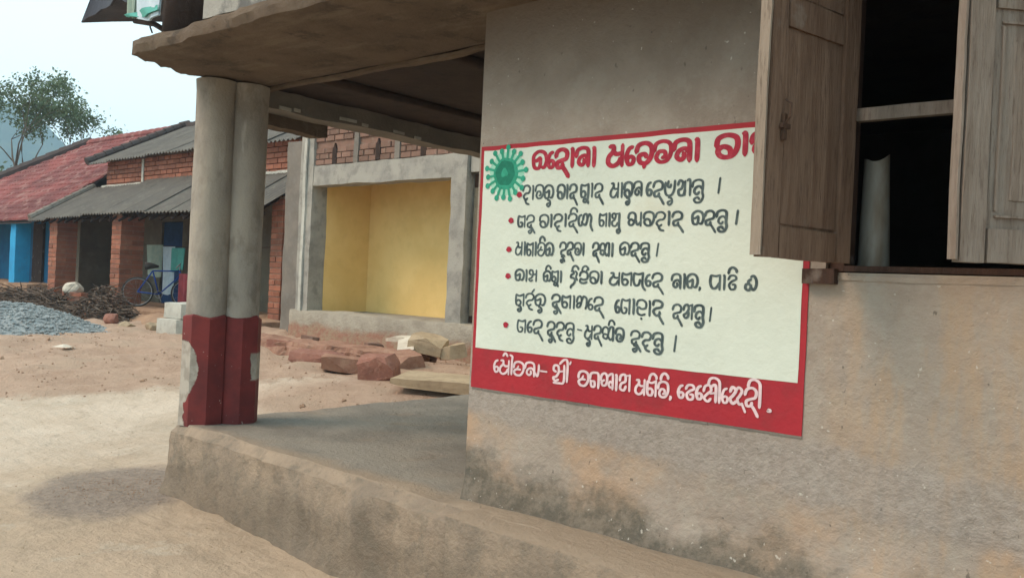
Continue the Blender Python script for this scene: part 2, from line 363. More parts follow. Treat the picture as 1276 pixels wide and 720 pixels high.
def rough_box(name, x0, x1, y0, y1, z0, z1, res, amp, mat, parent=None, seed=0, sc_=2.5, warp=None, smooth=True, amps=(1, 1, 1), bevel=0):
    """a box with subdivided, uneven faces and rounded worn edges"""
    bm = bmesh.new()
    dims = (x1 - x0, y1 - y0, z1 - z0); n = [max(1, int(round(d / res))) for d in dims]
    idx = {}
    def V(i, j, k):
        if (i, j, k) not in idx: idx[(i, j, k)] = bm.verts.new((x0 + dims[0] * i / n[0], y0 + dims[1] * j / n[1], z0 + dims[2] * k / n[2]))
        return idx[(i, j, k)]
    for k, fl in ((0, 1), (n[2], 0)):
        for i in range(n[0]):
            for j in range(n[1]):
                q = [V(i, j, k), V(i + 1, j, k), V(i + 1, j + 1, k), V(i, j + 1, k)]; bm.faces.new(q[::-1] if fl else q)
    for j, fl in ((0, 0), (n[1], 1)):
        for i in range(n[0]):
            for k in range(n[2]):
                q = [V(i, j, k), V(i + 1, j, k), V(i + 1, j, k + 1), V(i, j, k + 1)]; bm.faces.new(q[::-1] if fl else q)
    for i, fl in ((0, 1), (n[0], 0)):
        for j in range(n[1]):
            for k in range(n[2]):
                q = [V(i, j, k), V(i, j + 1, k), V(i, j + 1, k + 1), V(i, j, k + 1)]; bm.faces.new(q[::-1] if fl else q)
    for v in bm.verts:
        p = v.co.copy()
        d = Vector((nz3(p, sc_, seed), nz3(p, sc_, seed + 5), nz3(p, sc_, seed + 9))) * amp
        d = Vector((d.x * amps[0], d.y * amps[1], d.z * amps[2]))
        if bevel:
            e = [min(abs(p.x - x0), abs(p.x - x1)), min(abs(p.y - y0), abs(p.y - y1)), min(abs(p.z - z0), abs(p.z - z1))]
            c = Vector(((x0 + x1) / 2, (y0 + y1) / 2, (z0 + z1) / 2))
            for a in range(3):
                others = sorted([e[b] for b in range(3) if b != a])
                if e[a] < 1e-5 and others[0] < 1e-5: d[a] += bevel * (1 if c[a] > p[a] else -1)
        v.co = p + d
        if warp: v.co = Vector(warp(v.co))
    me = bpy.data.meshes.new(name); bm.to_mesh(me); bm.free()
    me.materials.append(M[mat])
    if smooth:
        me.polygons.foreach_set('use_smooth', [True] * len(me.polygons)); me.set_sharp_from_angle(angle=R(38))
    o = bpy.data.objects.new(name, me); col.objects.link(o)
    if parent: o.parent = parent
    return o

# ------------------------------------------------------------------ ground
def gh(x, y):
    t = (y - 3.2) + (-x - 6.0) * .45
    t = max(0, min(1, t / 6.0)); t = t * t * (3 - 2 * t)
    h = .42 * t
    if y > 8.6 and x < -12.8: h = max(h, .42 + .13 * min(1, (y - 8.6) / .5))
    if x > -2.4 or y < 0: h *= max(0, 1 - max(x + 2.4, -y) / 3) if max(x + 2.4, -y) < 3 else 0
    return h
def ground_z(x, y):
    h = gh(x, y)
    near = abs(x) < 40 and abs(y) < 30
    h += nz3((x, y, 0), .35, 3) * .05
    e = -(x + 9.1) + (y - 4.4) * .55
    verge = max(0, min(1, (e + .2) / .8))
    if near: h += nz3((x, y, 0), 2.1, 4) * (.012 + .05 * verge) + nz3((x, y, 0), .9, 14) * .07 * verge + nz3((x, y, 0), 7, 6) * (.004 + .016 * verge)
    if x > -6.2 and y > 2 and x < 2.5: h = min(h, .30 + 0 * h)
    # skirt against the corner of the plinth
    return h
def arr(lo, hi, step, far):
    a = []; v = lo
    while v < hi: a.append(v); v += step
    a.append(hi); s_ = step; v = hi
    while v < far: s_ *= 1.35; v += s_; a.append(v)
    s_ = step; v = lo
    while v > -far: s_ *= 1.35; v -= s_; a.insert(0, v)
    return a
xs = arr(-26, 1.5, .14, 640); ys = arr(-.5, 10, .12, 640)
gv = [(x, y, ground_z(x, y)) for y in ys for x in xs]; nx = len(xs)
gf = [(j * nx + i, j * nx + i + 1, (j + 1) * nx + i + 1, (j + 1) * nx + i) for j in range(len(ys) - 1) for i in range(nx - 1)]
g = link_mesh('ground', gv, gf, 'ground', smooth=True); tag(g, kind='structure')

# far wooded hill
hv = []; hf = []; NX, NY = 70, 16
for j in range(NY):
    for i in range(NX):
        x = -760 + 620 * i / (NX - 1); y = 40 + 420 * j / (NY - 1)
        r_ = math.exp(-(((x + 520) / 120) ** 2 + ((y - 150) / 85) ** 2))
        h = -3 + 96 * r_ + 16 * nz3((x, y, 0), .012, 2) * min(1, r_ * 4)
        hv.append((x, y, h))
for j in range(NY - 1):
    for i in range(NX - 1): hf.append((j * NX + i, j * NX + i + 1, (j + 1) * NX + i + 1, (j + 1) * NX + i))
h_ = link_mesh('hill', hv, hf, 'hill', smooth=True); tag(h_, kind='structure')

# ------------------------------------------------------------------ the plastered building with the open veranda
bld = thing('veranda_building', 'weathered grey plaster building with an open veranda, wooden window shutters and twin columns', 'building', loc=(-2.78, 3.0, 0))
BI = bld.matrix_world
bpy.context.view_layer.update()
def P(o):        # parent keeping world coordinates
    o.parent = bld; o.matrix_parent_inverse = bld.matrix_world.inverted(); return o
def plw(c):
    x, y, z = c
    # the front face runs slightly skew, is battered and bulges at the base
    if y < 3.4:
        y += (x + 5.42) * -.062 * (3.4 - y) / .46
    if y < 3.3 and z < .47: y -= .02 * (0.5 - z) * 2
    if x < -5.3:
        x -= .16 * max(0, (.42 - z)) * (1.4 if y < 3.3 else 1)
    return (x, y, z)
P(rough_box('plinth', -5.43, 3.0, 2.95, 7.2, -.3, .5, .055, .034, 'plinth', seed=2, warp=plw, amps=(1, 1, .28), bevel=.03, sc_=3.5))

# front wall with the window opening; a grid of cells with a little unevenness
def wall_mesh(name, xs_, zs_, y0, y1, hole, mat):
    mb = MB(); V = {}
    def inh(i, k): return hole[0] - 1e-4 < (xs_[i] + xs_[i + 1]) / 2 < hole[1] and hole[2] < (zs_[k] + zs_[k + 1]) / 2 < hole[3]
    def vv(i, k, b):
        key = (i, k, b)
        if key not in V:
            x, z = xs_[i], zs_[k]
            k_ = .12 if (-2.82 < x < -1.12 and .98 < z < 2.19) else 1
            y = (y1 if b else y0) + (0 if b else (nz3((x, 0, z), 1.6, 8) * .004 + nz3((x, 0, z), 7, 8) * .0015) * k_)
            if not b and z < .98: y += nz3((x, 0, z), 4, 3) * .012 * min(1, (.98 - z) * 4)
            if not b and z < .62 : y -= (.62 - z) * .25
            V[key] = len(mb.v); mb.v.append((x, y, z))
        return V[key]
    for i in range(len(xs_) - 1):
        for k in range(len(zs_) - 1):
            if inh(i, k): continue
            mb.f.append((vv(i, k, 0), vv(i + 1, k, 0), vv(i + 1, k + 1, 0), vv(i, k + 1, 0)))
            mb.f.append((vv(i, k, 1), vv(i, k + 1, 1), vv(i + 1, k + 1, 1), vv(i + 1, k, 1)))
            for di, dk, a, b in ((-1, 0, (i, k), (i, k + 1)), (1, 0, (i + 1, k + 1), (i + 1, k)), (0, -1, (i + 1, k), (i, k)), (0, 1, (i, k + 1), (i + 1, k + 1))):
                ii, kk = i + di, k + dk
                if ii < 0 or kk < 0 or ii >= len(xs_) - 1 or kk >= len(zs_) - 1 or inh(ii, kk):
                    mb.f.append((vv(*a, 0), vv(*a, 1), vv(*b, 1), vv(*b, 0)))
    return mb.build(name, mat, smooth=False)
def lin(a, b, st): n = max(1, round((b - a) / st)); return [a + (b - a) * i / n for i in range(n)]
HX0, HX1, HZ0, HZ1 = -1.12, -.33, 1.60, 2.78
wx = lin(-2.78, HX0, .06) + lin(HX0, HX1, .06) + lin(HX1, 3.0, .08) + [3.0]
wz = lin(.46, HZ0, .05) + lin(HZ0, HZ1, .06) + lin(HZ1, 3.3, .1) + [3.3]
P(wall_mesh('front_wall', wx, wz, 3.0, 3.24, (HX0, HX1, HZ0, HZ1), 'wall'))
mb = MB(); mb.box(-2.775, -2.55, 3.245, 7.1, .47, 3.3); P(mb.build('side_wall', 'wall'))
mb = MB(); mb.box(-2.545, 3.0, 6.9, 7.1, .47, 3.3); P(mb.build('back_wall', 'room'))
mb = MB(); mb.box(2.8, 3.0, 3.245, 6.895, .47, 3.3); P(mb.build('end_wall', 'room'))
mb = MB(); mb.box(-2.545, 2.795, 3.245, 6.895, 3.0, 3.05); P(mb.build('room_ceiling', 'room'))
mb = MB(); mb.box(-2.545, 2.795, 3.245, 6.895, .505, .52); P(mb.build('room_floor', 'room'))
# worn ledge that runs along the foot of the wall
def ledw(c):
    x, y, z = c
    return (x, y - (x + 2.6) * .05, z)
P(rough_box('ledge_band', -2.62, 3.0, 2.70, 2.98, .02, .505, .05, .016, 'plinth', seed=6, warp=ledw, amps=(.6, .7, .45), bevel=.008))
# window sill lip of plaster
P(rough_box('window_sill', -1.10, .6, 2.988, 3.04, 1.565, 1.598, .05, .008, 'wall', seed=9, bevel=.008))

# canopy slab (soffit) and parapet
def slw(c):
    x, y, z = c
    if x < -5.0: x += (3.43 - y) * .22 + .10 * nz3((0, y, z), 5, 4)
    if x < -5.1 and y < 2.9: z += .03 * nz3((x, y, 0), 9, 5)
    if y < 2.6: y += .025 * nz3((x, 0, z), 6, 7)
    return (x, y, z)
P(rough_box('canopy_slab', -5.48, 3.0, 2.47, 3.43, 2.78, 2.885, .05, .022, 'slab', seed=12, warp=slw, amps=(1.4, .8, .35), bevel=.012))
P(rough_box('parapet', -4.47, 3.0, 2.51, 2.66, 2.89, 4.1, .09, .012, 'parapet', seed=14))
P(rough_box('side_beam', -5.44, -5.24, 3.44, 7.15, 2.665, 2.80, .05, .024, 'dark_cement', seed=15, amps=(1, .5, .7)))
P(rough_box('outer_beam', -5.56, -5.445, 3.36, 4.15, 2.58, 2.70, .04, .025, 'slab', seed=17))
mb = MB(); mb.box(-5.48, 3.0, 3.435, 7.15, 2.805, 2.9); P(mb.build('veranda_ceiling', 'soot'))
for i, (y, dz, L) in enumerate(((3.55, .0, .10), (3.68, .01, .05), (4.08, .02, .16), (4.30, .01, .06), (4.62, .01, .12), (4.85, 0, .07))):
    P(rough_box('paint_flake', -5.237, -5.225, y, y + L, 2.668 + dz, 2.690 + dz, .02, .006, 'pale_cement', seed=30 + i))

P(rough_box('slab_lip', -5.2, -2.8, 3.405, 3.45, 2.762, 2.782, .05, .012, 'slab', seed=18))
for i, (x0_, dx) in enumerate(((-4.6, .03), (-3.45, .05))):
    mb = MB(); mb.tube([(x0_, 3.46, 2.785), (x0_ + dx, 5.0, 2.79), (x0_ - dx, 7.0, 2.785)], [.035, .03, .032], 7); P(mb.build('ceiling_pole', 'soot', smooth=True))
# the twin columns
def column(cx, cy, seed):
    pts = []; n = 28; mbv = MB(); H = [0.5 + 2.27 * i / 30 for i in range(31)]
    vs = []; fs = []
    for k, z in enumerate(H):
        for a in range(n):
            t = 2 * math.pi * a / n
            r_ = .126 + .006 * (1 - (z - .5) / 2.27) + nz3((math.cos(t), math.sin(t), z), 1.4, seed) * .006
            if z > 2.68: r_ += (z - 2.68) * .08
            vs.append((cx + r_ * math.cos(t), cy + r_ * math.sin(t), z))
    for k in range(30):
        for a in range(n): fs.append((k * n + a, k * n + (a + 1) % n, (k + 1) * n + (a + 1) % n, (k + 1) * n + a))
    P(link_mesh('column_shaft', vs, fs, 'column', smooth=True))
    vs = []; fs = []; n = 8
    Z = [.49, .52, .7, .9, 1.1, 1.205, 1.215]
    for k, z in enumerate(Z):
        for a in range(n):
            t = 2 * math.pi * (a + .5) / n
            r_ = (.150 if k < 6 else .135) + nz3((math.cos(t), math.sin(t), z), 2, seed) * .004
            vs.append((cx + r_ * math.cos(t), cy + r_ * math.sin(t), z + (.012 * math.sin(a * 2.3 + seed) if k >= 5 else 0)))
    for k in range(6):
        for a in range(n): fs.append((k * n + a, k * n + (a + 1) % n, (k + 1) * n + (a + 1) % n, (k + 1) * n + a))
    P(link_mesh('painted_base', vs, fs, 'redbase'))
column(-5.285, 3.10, 1); column(-5.222, 3.305, 2)

# window frame
def wbox(name, x0, x1, y0, y1, z0, z1, mat, res=.06, amp=.003, seed=0, parent=None):
    o = rough_box(name, x0, x1, y0, y1, z0, z1, res, amp, mat, seed=seed, bevel=.003, smooth=False)
    return P(o) if parent is None else o
wf = P(MB().build('window_frame', None)); 
def sub(o, p):
    o.parent = p; o.matrix_parent_inverse = p.matrix_basis.inverted() @ Matrix(); return o
fr = MB(); fr.box(-1.115, -1.065, 3.02, 3.12, 1.605, 2.775); fr.box(-.385, -.335, 3.02, 3.12, 1.605, 2.775)
fr.box(-1.064, -.386, 3.02, 3.12, 1.605, 1.625); fr.box(-1.064, -.386, 3.02, 3.12, 2.725, 2.775)
bpy.data.objects.remove(wf, do_unlink=True)
wf = P(fr.build('window_frame', 'wood_dark'))
o = rough_box('window_rail', -1.063, -.387, 3.055, 3.095, 2.125, 2.175, .08, .003, 'wood_grey', seed=41, bevel=.003, smooth=False)
P(o)
# dark block of the frame foot that shows under the left shutter
P(rough_box('hinge_block', -1.185, -1.075, 2.955, 2.998, 1.560, 1.612, .03, .004, 'wood_dark', seed=44))

def shutter(hx, hy, ang, width, z0, z1, mat, edge, seed, outside):
    """a ledged shutter leaf; local x runs from hinge to free edge, y is the thickness"""
    t = bpy.data.objects.new('shutter', None); col.objects.link(t); t.location = (hx, hy, 0); t.rotation_euler = (0, 0, ang)
    t.parent = bld; t.matrix_parent_inverse = bld.matrix_world.inverted()
    def b(name, x0, x1, y0, y1, a0, a1, mt, s_=0, res=.07):
        o = rough_box(name, x0, x1, y0, y1, a0, a1, res, .0035, mt, parent=t, seed=seed + s_, bevel=.004, smooth=False, sc_=4); return o
    th = .022
    b('stile', .0, .085, -th, th, z0, z1, mat, 1)
    b('stile', width - .085, width - .004, -th, th, z0, z1, mat, 2)
    b('edge_strip', width - .003, width + .012, -th - .004, th - .002, z0 + .004, z1, edge, 3)
    for k, (a0, a1) in enumerate(((z0 + .001, z0 + .105), (z0 + .72, z0 + .82))):
        b('cross_rail', .087, width - .087, -th + .002, th - .002, a0, a1, mat, 5 + k)
    b('backing_board', .01, width - .01, -.007, .007, z0 + .004, z1 - .004, mat, 30, .2)
    if outside:
        b('panel', .087, width - .087, -.010, .010, z0 + .107, z0 + .718, mat, 8)
        b('panel', .087, width - .087, -.010, .010, z0 + .822, z1, mat, 9)
        for q, (a0, a1) in enumerate(((z0 + .13, z0 + .145), (z0 + .68, z0 + .695))):
            b('moulding', .105, width - .105, -.020, .020, a0, a1, mat, 11 + q, .1)
        b('moulding', .105, .12, -.020, .020, z0 + .147, z0 + .678, mat, 13, .1); b('moulding', width - .12, width - .105, -.020, .020, z0 + .147, z0 + .678, mat, 14, .1)
        b('raised_field', .15, width - .15, -.017, .017, z0 + .18, z0 + .64, mat, 15)
    else:
        n = 2; w_ = (width - .174) / n
        for k in range(n):
            b('plank', .087 + k * w_ + .002, .087 + (k + 1) * w_ - .002, -.014, .014, z0 + .107, z0 + .718, mat, 20 + k)
            b('plank', .087 + k * w_ + .002, .087 + (k + 1) * w_ - .002, -.014, .014, z0 + .822, z1, mat, 24 + k)
    return t
# left leaf: swung square out of the wall; hinge at the left jamb
sl = shutter(-1.045, 2.975, math.atan2(-.49, -.11), .48, 1.625, 2.80, 'wood_brown', 'wood_edge', 50, False)
la = MB(); la.box(.455 - .05, .455 - .035, .024, .034, 1.99, 2.07); la.box(.39, .43, .024, .036, 2.025, 2.04); la.tube([(.412, .03, 2.04), (.412, .05, 2.06), (.412, .05, 2.10), (.412, .03, 2.115)], .004, 6)
la.build('latch', 'iron', parent=sl)
# right leaf: half open, its weathered outer face to the lane
sr = shutter(-.345, 3.0, math.atan2(-.33, -.30), .435, 1.625, 2.80, 'wood_grey', 'wood_grey', 80, True)

# rolled sheet standing inside the window
rv = []; rf = []; n = 20; turns = 1.6; nn = int(n * turns)
for k in range(9):
    f_ = k / 8; z = 1.626 + f_ * .385
    for a in range(nn + 1):
        t = 2 * math.pi * a / n + 1.2; r_ = (.062 - .012 * f_) - .010 * a / nn
        r_ -= .004; rv.append((-1.020 - .004 * f_ + r_ * math.cos(t), 3.19 + r_ * math.sin(t), z + (.012 * math.sin(t * 2 + 1) + .008 * math.cos(t) if k == 8 else 0)))
for k in range(8):
    for a in range(nn): rf.append((k * (nn + 1) + a, k * (nn + 1) + a + 1, (k + 1) * (nn + 1) + a + 1, (k + 1) * (nn + 1) + a))
o = link_mesh('rolled_sheet', rv, rf, 'roll', smooth=True)
tag(o, 'grimy pale rolled sheet standing upright inside the dark window beside the brown shutter', 'roll')

# ------------------------------------------------------------------ painted notice
SY = 3.0 - .0045
sign = thing('painted_notice', 'cream health notice with red border, green virus and black hand lettering on the plaster wall', 'sign', loc=(-1.97, SY, 1.02))
bpy.context.view_layer.update()
def S(o, parent=None):
    p = parent or sign; o.parent = p; o.matrix_parent_inverse = sign.matrix_world.inverted() if p is sign else Matrix(); return o
def wob(x, z, s): return nz3((x, s, z), 9, s) * .0025
def sheet(x0, x1, z0, z1, y, th, name, mat):
    """thin coat of paint with a slightly hand-drawn edge"""
    per = []; st = .05
    for x in lin(x0, x1, st): per.append((x, z0 + wob(x, z0, 1)))
    for z in lin(z0, z1, st): per.append((x1 + wob(x1, z, 2), z))
    for x in lin(x0, x1, st)[::-1]: per.append((x + (x1 - x0) / len(lin(x0, x1, st)), z1 + wob(x, z1, 3)))
    for z in lin(z0, z1, st)[::-1]: per.append((x0 + wob(x0, z, 4), z + (z1 - z0) / len(lin(z0, z1, st))))
    n = len(per); vs = [(x, y, z) for x, z in per] + [(x, y + th, z) for x, z in per]
    fs = [tuple(range(n))] + [(i, i + n, (i + 1) % n + n, (i + 1) % n) for i in range(n)]
    return S(link_mesh(name, vs, fs, mat))
sheet(-2.766, -1.176, 1.022, 2.148, SY, .006, 'red_border', 'sign_red')
sheet(-2.747, -1.199, 1.207, 2.127, SY - .0015, .0012, 'cream_panel', 'cream')
mbk = MB()
for i in range(26):
    x = -2.76 + i * .061
    mbk.box(x, x + .06, SY + .0005, SY + .006, 1.014 + .004 * nz3((x, 0, 0), 8, 2), 1.0215)
S(mbk.build('dark_underline', 'dark_cement'))

G = {   # glyph strokes in unit letter boxes: (advance, [polylines])
 'ka': (.98, [[(.5,.66),(.5,.3),(.4,.08),(.14,.12),(.04,.4),(.06,.8),(.4,1.02),(.78,.9),(.92,.52),(.8,.14),(.62,.12)], [(.08,.5),(.28,.52),(.5,.66)]]),
 'ra': (.92, [[(.04,.62),(.16,.93),(.5,1.02),(.76,.84),(.72,.52),(.44,.42),(.16,.3),(.2,.04),(.44,.06),(.52,.24)], [(.46,.1),(.66,-.12),(.92,-.5)]]),
 'na': (.95, [[(.04,.55),(.12,.9),(.45,1.02),(.74,.92),(.8,.6),(.8,0)], [(.8,.4),(.58,.6),(.3,.5),(.2,.24),(.4,.08),(.56,.24),(.5,.4)]]),
 'aa': (.40, [[(.12,.99),(.2,.9),(.2,0)]]),
 'sa': (.98, [[(.12,.98),(.32,.98),(.32,.74),(.1,.48),(.08,.18),(.32,.02),(.6,.14),(.74,.4)], [(.32,.74),(.5,.6),(.78,.62)], [(.8,1.02),(.8,0)]]),
 'e':  (.50, [[(.36,.92),(.16,.82),(.04,.45),(.16,.1),(.36,.12),(.42,.34),(.26,.46),(.08,.36)]]),
 'ca': (.9, [[(.04,.6),(.16,.94),(.52,1.02),(.8,.82),(.8,.36),(.56,.06),(.26,.12),(.2,.4),(.44,.5),(.6,.34)], [(.5,.06),(.46,-.14)]]),
 'ta': (.95, [[(.04,.55),(.12,.9),(.46,1.02),(.8,.88),(.86,.45),(.68,.1),(.36,.04),(.16,.24),(.28,.52),(.54,.52),(.6,.3),(.44,.24)]]),
 'ba': (.92, [[(.04,.5),(.1,.88),(.44,1.02),(.78,.88),(.84,.5),(.7,.12),(.42,.0),(.18,.1),(.1,.34),(.3,.5),(.54,.38),(.6,.1)]]),
 'ha': (.9, [[(.04,.62),(.16,.94),(.52,1.02),(.78,.8),(.66,.5),(.34,.44),(.14,.22),(.34,.0),(.56,.1)], [(.3,.02),(.44,-.26),(.72,-.34)]]),
 'ma': (.92, [[(.08,.98),(.06,.5),(.14,.1),(.42,.06),(.52,.32),(.34,.5),(.1,.4)], [(.08,.98),(.4,.86),(.8,1.0)], [(.78,1.02),(.78,0)]]),
 'mba': (.95, [[(.08,.98),(.06,.5),(.14,.1),(.42,.06),(.52,.32),(.34,.5),(.1,.4)], [(.08,.98),(.4,.9),(.8,1.0)], [(.78,1.02),(.78,.1),(.6,-.3),(.36,-.26),(.44,-.08),(.7,-.14),(.84,-.42)]]),
 'gha': (.9, [[(.1,1.0),(.04,.5),(.16,.08),(.44,.08),(.5,.36),(.3,.42)], [(.1,1.0),(.44,.9),(.74,1.0)], [(.74,1.02),(.74,0)]]),
 'la': (1.0, [[(.04,.5),(.12,.88),(.36,.98),(.46,.66),(.34,.2),(.1,.12),(.1,.36),(.36,.5)], [(.46,.66),(.62,.98),(.88,.84),(.9,.3),(.82,.04)]]),
 'le': (1.3, [[(.3,.92),(.1,.8),(.04,.4),(.16,.08),(.36,.16),(.34,.42)], [(.42,.5),(.5,.9),(.72,.96),(.8,.6),(.68,.14),(.48,.2)], [(.8,.6),(.96,.96),(1.14,.7),(1.1,.1),(1.3,-.34)]]),
 'ja': (.95, [[(.04,.55),(.12,.9),(.46,1.02),(.82,.86),(.86,.42),(.62,.06),(.24,.06),(.08,.3),(.3,.46),(.62,.46)], [(.3,.46),(.44,.7)]]),
 'da': (.88, [[(.04,.6),(.16,.94),(.5,1.02),(.78,.84),(.78,.5),(.52,.4),(.24,.3),(.26,.04),(.54,.0)], [(.54,.0),(.7,-.12)]]),
 'dha': (.95, [[(.08,.9),(.04,.4),(.2,.06),(.54,.06),(.74,.4),(.78,1.0)], [(.3,.98),(.24,.66),(.42,.56),(.5,.76)]]),
 'a': (1.1, [[(.06,.7),(.2,1.0),(.44,.86),(.36,.5),(.12,.36),(.2,.06),(.5,.06),(.6,.4)], [(.6,.96),(.6,.04)], [(.74,.98),(.96,1.0),(.98,0)]]),
 'ka2': (1.2, [[(.02,.5),(.1,.86),(.36,.98),(.56,.8),(.5,.4),(.24,.3),(.14,.06),(.42,.02)], [(.42,.36),(.62,.08),(.86,.16),(.9,.6)], [(.56,.8),(.76,1.0),(.98,.96),(1.04,.6),(1.04,0)]]),
 'sha': (.95, [[(.28,.6),(.1,.7),(.14,.98),(.4,.96),(.46,.6),(.3,.3),(.08,.2),(.22,.02),(.46,.1)], [(.46,.6),(.78,.66)], [(.8,1.02),(.8,0)]]),
 'cha': (.9, [[(.12,.98),(.3,1.0),(.34,.78),(.14,.66),(.1,.44),(.36,.38),(.5,.2),(.4,-.1),(.18,-.3),(.1,-.5)], [(.5,1.0),(.66,.8),(.58,.5),(.72,.2)]]),
 'nka': (.95, [[(.04,.6),(.14,.92),(.48,1.0),(.76,.8),(.74,.4),(.4,.3),(.14,.36),(.1,.1),(.4,0),(.74,.1)], [(.74,1.2),(.62,.98)]]),
 'ya': (.95, [[(.08,.98),(.04,.5),(.18,.06),(.46,.1),(.56,.5)], [(.08,.98),(.44,.9),(.8,1.0)], [(.78,1.02),(.76,.06),(1.0,-.3)]]),
 'pa': (.9, [[(.08,1.0),(.04,.5),(.22,.12),(.5,.14),(.74,.46)], [(.1,1.0),(.44,.94),(.76,1.0)], [(.76,1.02),(.76,0)]]),
 'tta': (.8, [[(.08,.72),(.24,.98),(.56,.98),(.66,.76),(.36,.6),(.16,.36),(.3,.06),(.58,.1),(.6,.36),(.4,.38)]]),
 'o': (.98, [[(.5,.76),(.28,.62),(.3,.44),(.1,.4),(.06,.14),(.32,.0),(.5,.2),(.44,.4)], [(.5,.2),(.7,.02),(.9,.24),(.92,.66),(.7,.98),(.46,.9)]]),
 'kha': (.92, [[(.06,.6),(.14,.9),(.4,1.0),(.5,.7),(.3,.4),(.1,.26),(.26,.06),(.48,.2),(.5,.5)], [(.5,.9),(.8,1.0)], [(.78,1.02),(.78,0)]]),
 'dda': (.92, [[(.04,.6),(.14,.94),(.5,1.02),(.8,.84),(.78,.5),(.46,.42),(.16,.52),(.14,.14),(.44,.0),(.76,.08)]]),
 'rra': (.92, [[(.04,.6),(.14,.94),(.5,1.02),(.8,.84),(.78,.5),(.46,.42),(.16,.52),(.14,.14),(.44,.0),(.76,.08)], [(.42,-.2),(.48,-.24),(.44,-.28)]]),
 'i': (.95, [[(.06,.7),(.14,.98),(.5,1.02),(.8,.86),(.7,.6),(.3,.5),(.1,.3),(.34,.04),(.6,.14),(.6,.3)], [(.56,.04),(.72,-.2),(.96,-.5)]]),
 'ga': (.9, [[(.06,.6),(.12,.92),(.42,1.02),(.74,.9),(.76,0)], [(.12,.5),(.2,.1),(.44,.1),(.44,.4),(.24,.44)]]),
 'nga': (1.05, [[(.04,.6),(.14,.94),(.44,1.0),(.56,.7),(.3,.46),(.1,.2),(.34,.0),(.56,.2)], [(.5,.5),(.78,.56)], [(.56,.94),(.86,1.0),(.88,0)]]),
 'jha': (1.0, [[(.06,.7),(.2,.98),(.44,.8),(.26,.5),(.08,.3),(.26,.04),(.5,.2)], [(.44,.8),(.62,.98),(.84,.8),(.7,.5),(.56,.3),(.7,.04),(.9,.1)], [(.86,.1),(1.1,-.36)]]),
 'na2': (1.1, [[(.04,.55),(.12,.9),(.4,1.0),(.56,.76),(.5,.3),(.24,.2),(.12,.42),(.34,.56)], [(.56,.8),(.84,1.0),(1.0,.9),(1.0,0)], [(1.0,.4),(.8,.5),(.7,.26),(.86,.1)]]),
 'ksa': (1.35, [[(.02,.5),(.08,.85),(.34,1.0),(.6,.86),(.64,.5),(.5,.14),(.3,.14),(.12,.24),(.2,.46),(.5,.44)], [(.64,.6),(.82,.98),(1.1,1.0),(1.14,.7),(1.14,0)], [(.66,.3),(.86,.06),(1.1,.2)]]),
 'shri': (1.3, [[(.28,.6),(.1,.7),(.14,.98),(.4,.96),(.46,.6),(.3,.3),(.08,.2),(.22,.02),(.46,.1)], [(.46,.6),(.8,.66)], [(.82,1.02),(.82,0),(.5,-.12),(.1,-.12)], [(.5,1.1),(.8,1.36),(1.04,1.2),(1.04,0)], [(1.2,1.1),(1.26,1.24)]]),
 'ntu': (1.0, [[(.04,.55),(.12,.9),(.46,1.02),(.76,.92),(.8,.6),(.78,.2),(.84,-.1),(.66,-.42),(.34,-.44),(.2,-.24),(.44,-.12),(.6,-.26)], [(.8,.4),(.56,.6),(.28,.5),(.2,.24),(.4,.08),(.56,.24)]]),
 'rtta': (1.0, [[(.04,.55),(.12,.9),(.46,1.02),(.8,.88),(.86,.45),(.68,.1),(.36,.04),(.16,.24),(.28,.52),(.54,.52),(.6,.3)], [(.62,.0),(.84,-.22),(.98,-.4)], [(.6,1.2),(.8,1.36)]]),
 'ska': (1.1, [[(.3,.62),(.12,.66),(.08,.92),(.3,1.0),(.42,.8),(.3,.5),(.08,.36),(.14,.08),(.46,.04),(.66,.3)], [(.8,1.02),(.8,0),(.96,-.4)], [(.36,.96),(.8,1.0)], [(.9,-.44),(.7,-.5),(.62,-.3),(.82,-.2)]]),
 'bya': (1.25, [[(.04,.55),(.1,.88),(.36,1.0),(.6,.84),(.6,.44),(.4,.1),(.16,.1),(.08,.32),(.26,.5),(.5,.36)], [(.62,.5),(.8,.1),(1.04,.3)], [(1.06,1.0),(1.06,0)]]),
 'danda': (.4, [[(.24,1.0),(.16,0)]]), 'comma': (.35, [[(.1,.1),(.16,.02),(.08,-.12)]]), 'dash': (.6, [[(.05,.5),(.55,.48)]]), 'dot': (.3, [[(.1,.06),(.16,.12),(.2,.04),(.12,.02),(.1,.08)]]),
 # marks (no advance; placed over the letter before)
 'u.': (0, [[(-.62,-.08),(-.4,-.14),(-.34,-.4),(-.52,-.56),(-.66,-.4),(-.48,-.3)]]),
 'uu.': (0, [[(-.6,-.1),(-.4,-.16),(-.34,-.44),(-.56,-.56),(-.66,-.4),(-.5,-.34)], [(-.34,-.2),(-.16,-.5)]]),
 'i.': (0, [[(-.72,1.08),(-.64,1.38),(-.4,1.5),(-.16,1.34),(-.12,1.16)]]),
 'ii.': (.22, [[(-.7,1.08),(-.6,1.4),(-.3,1.48),(.02,1.3),(.08,.9),(.08,0)]]),
 'au.': (.2, [[(-.7,1.3),(-.5,1.5),(-.3,1.3)], [(-.1,1.4),(.1,1.3),(.08,.9),(.08,0)]]),
 'tick.': (0, [[(-.3,1.14),(-.1,1.4)]]), 'y.': (.3, [[(-.1,.3),(.1,.06),(.2,.5),(.2,.9)]]),
}
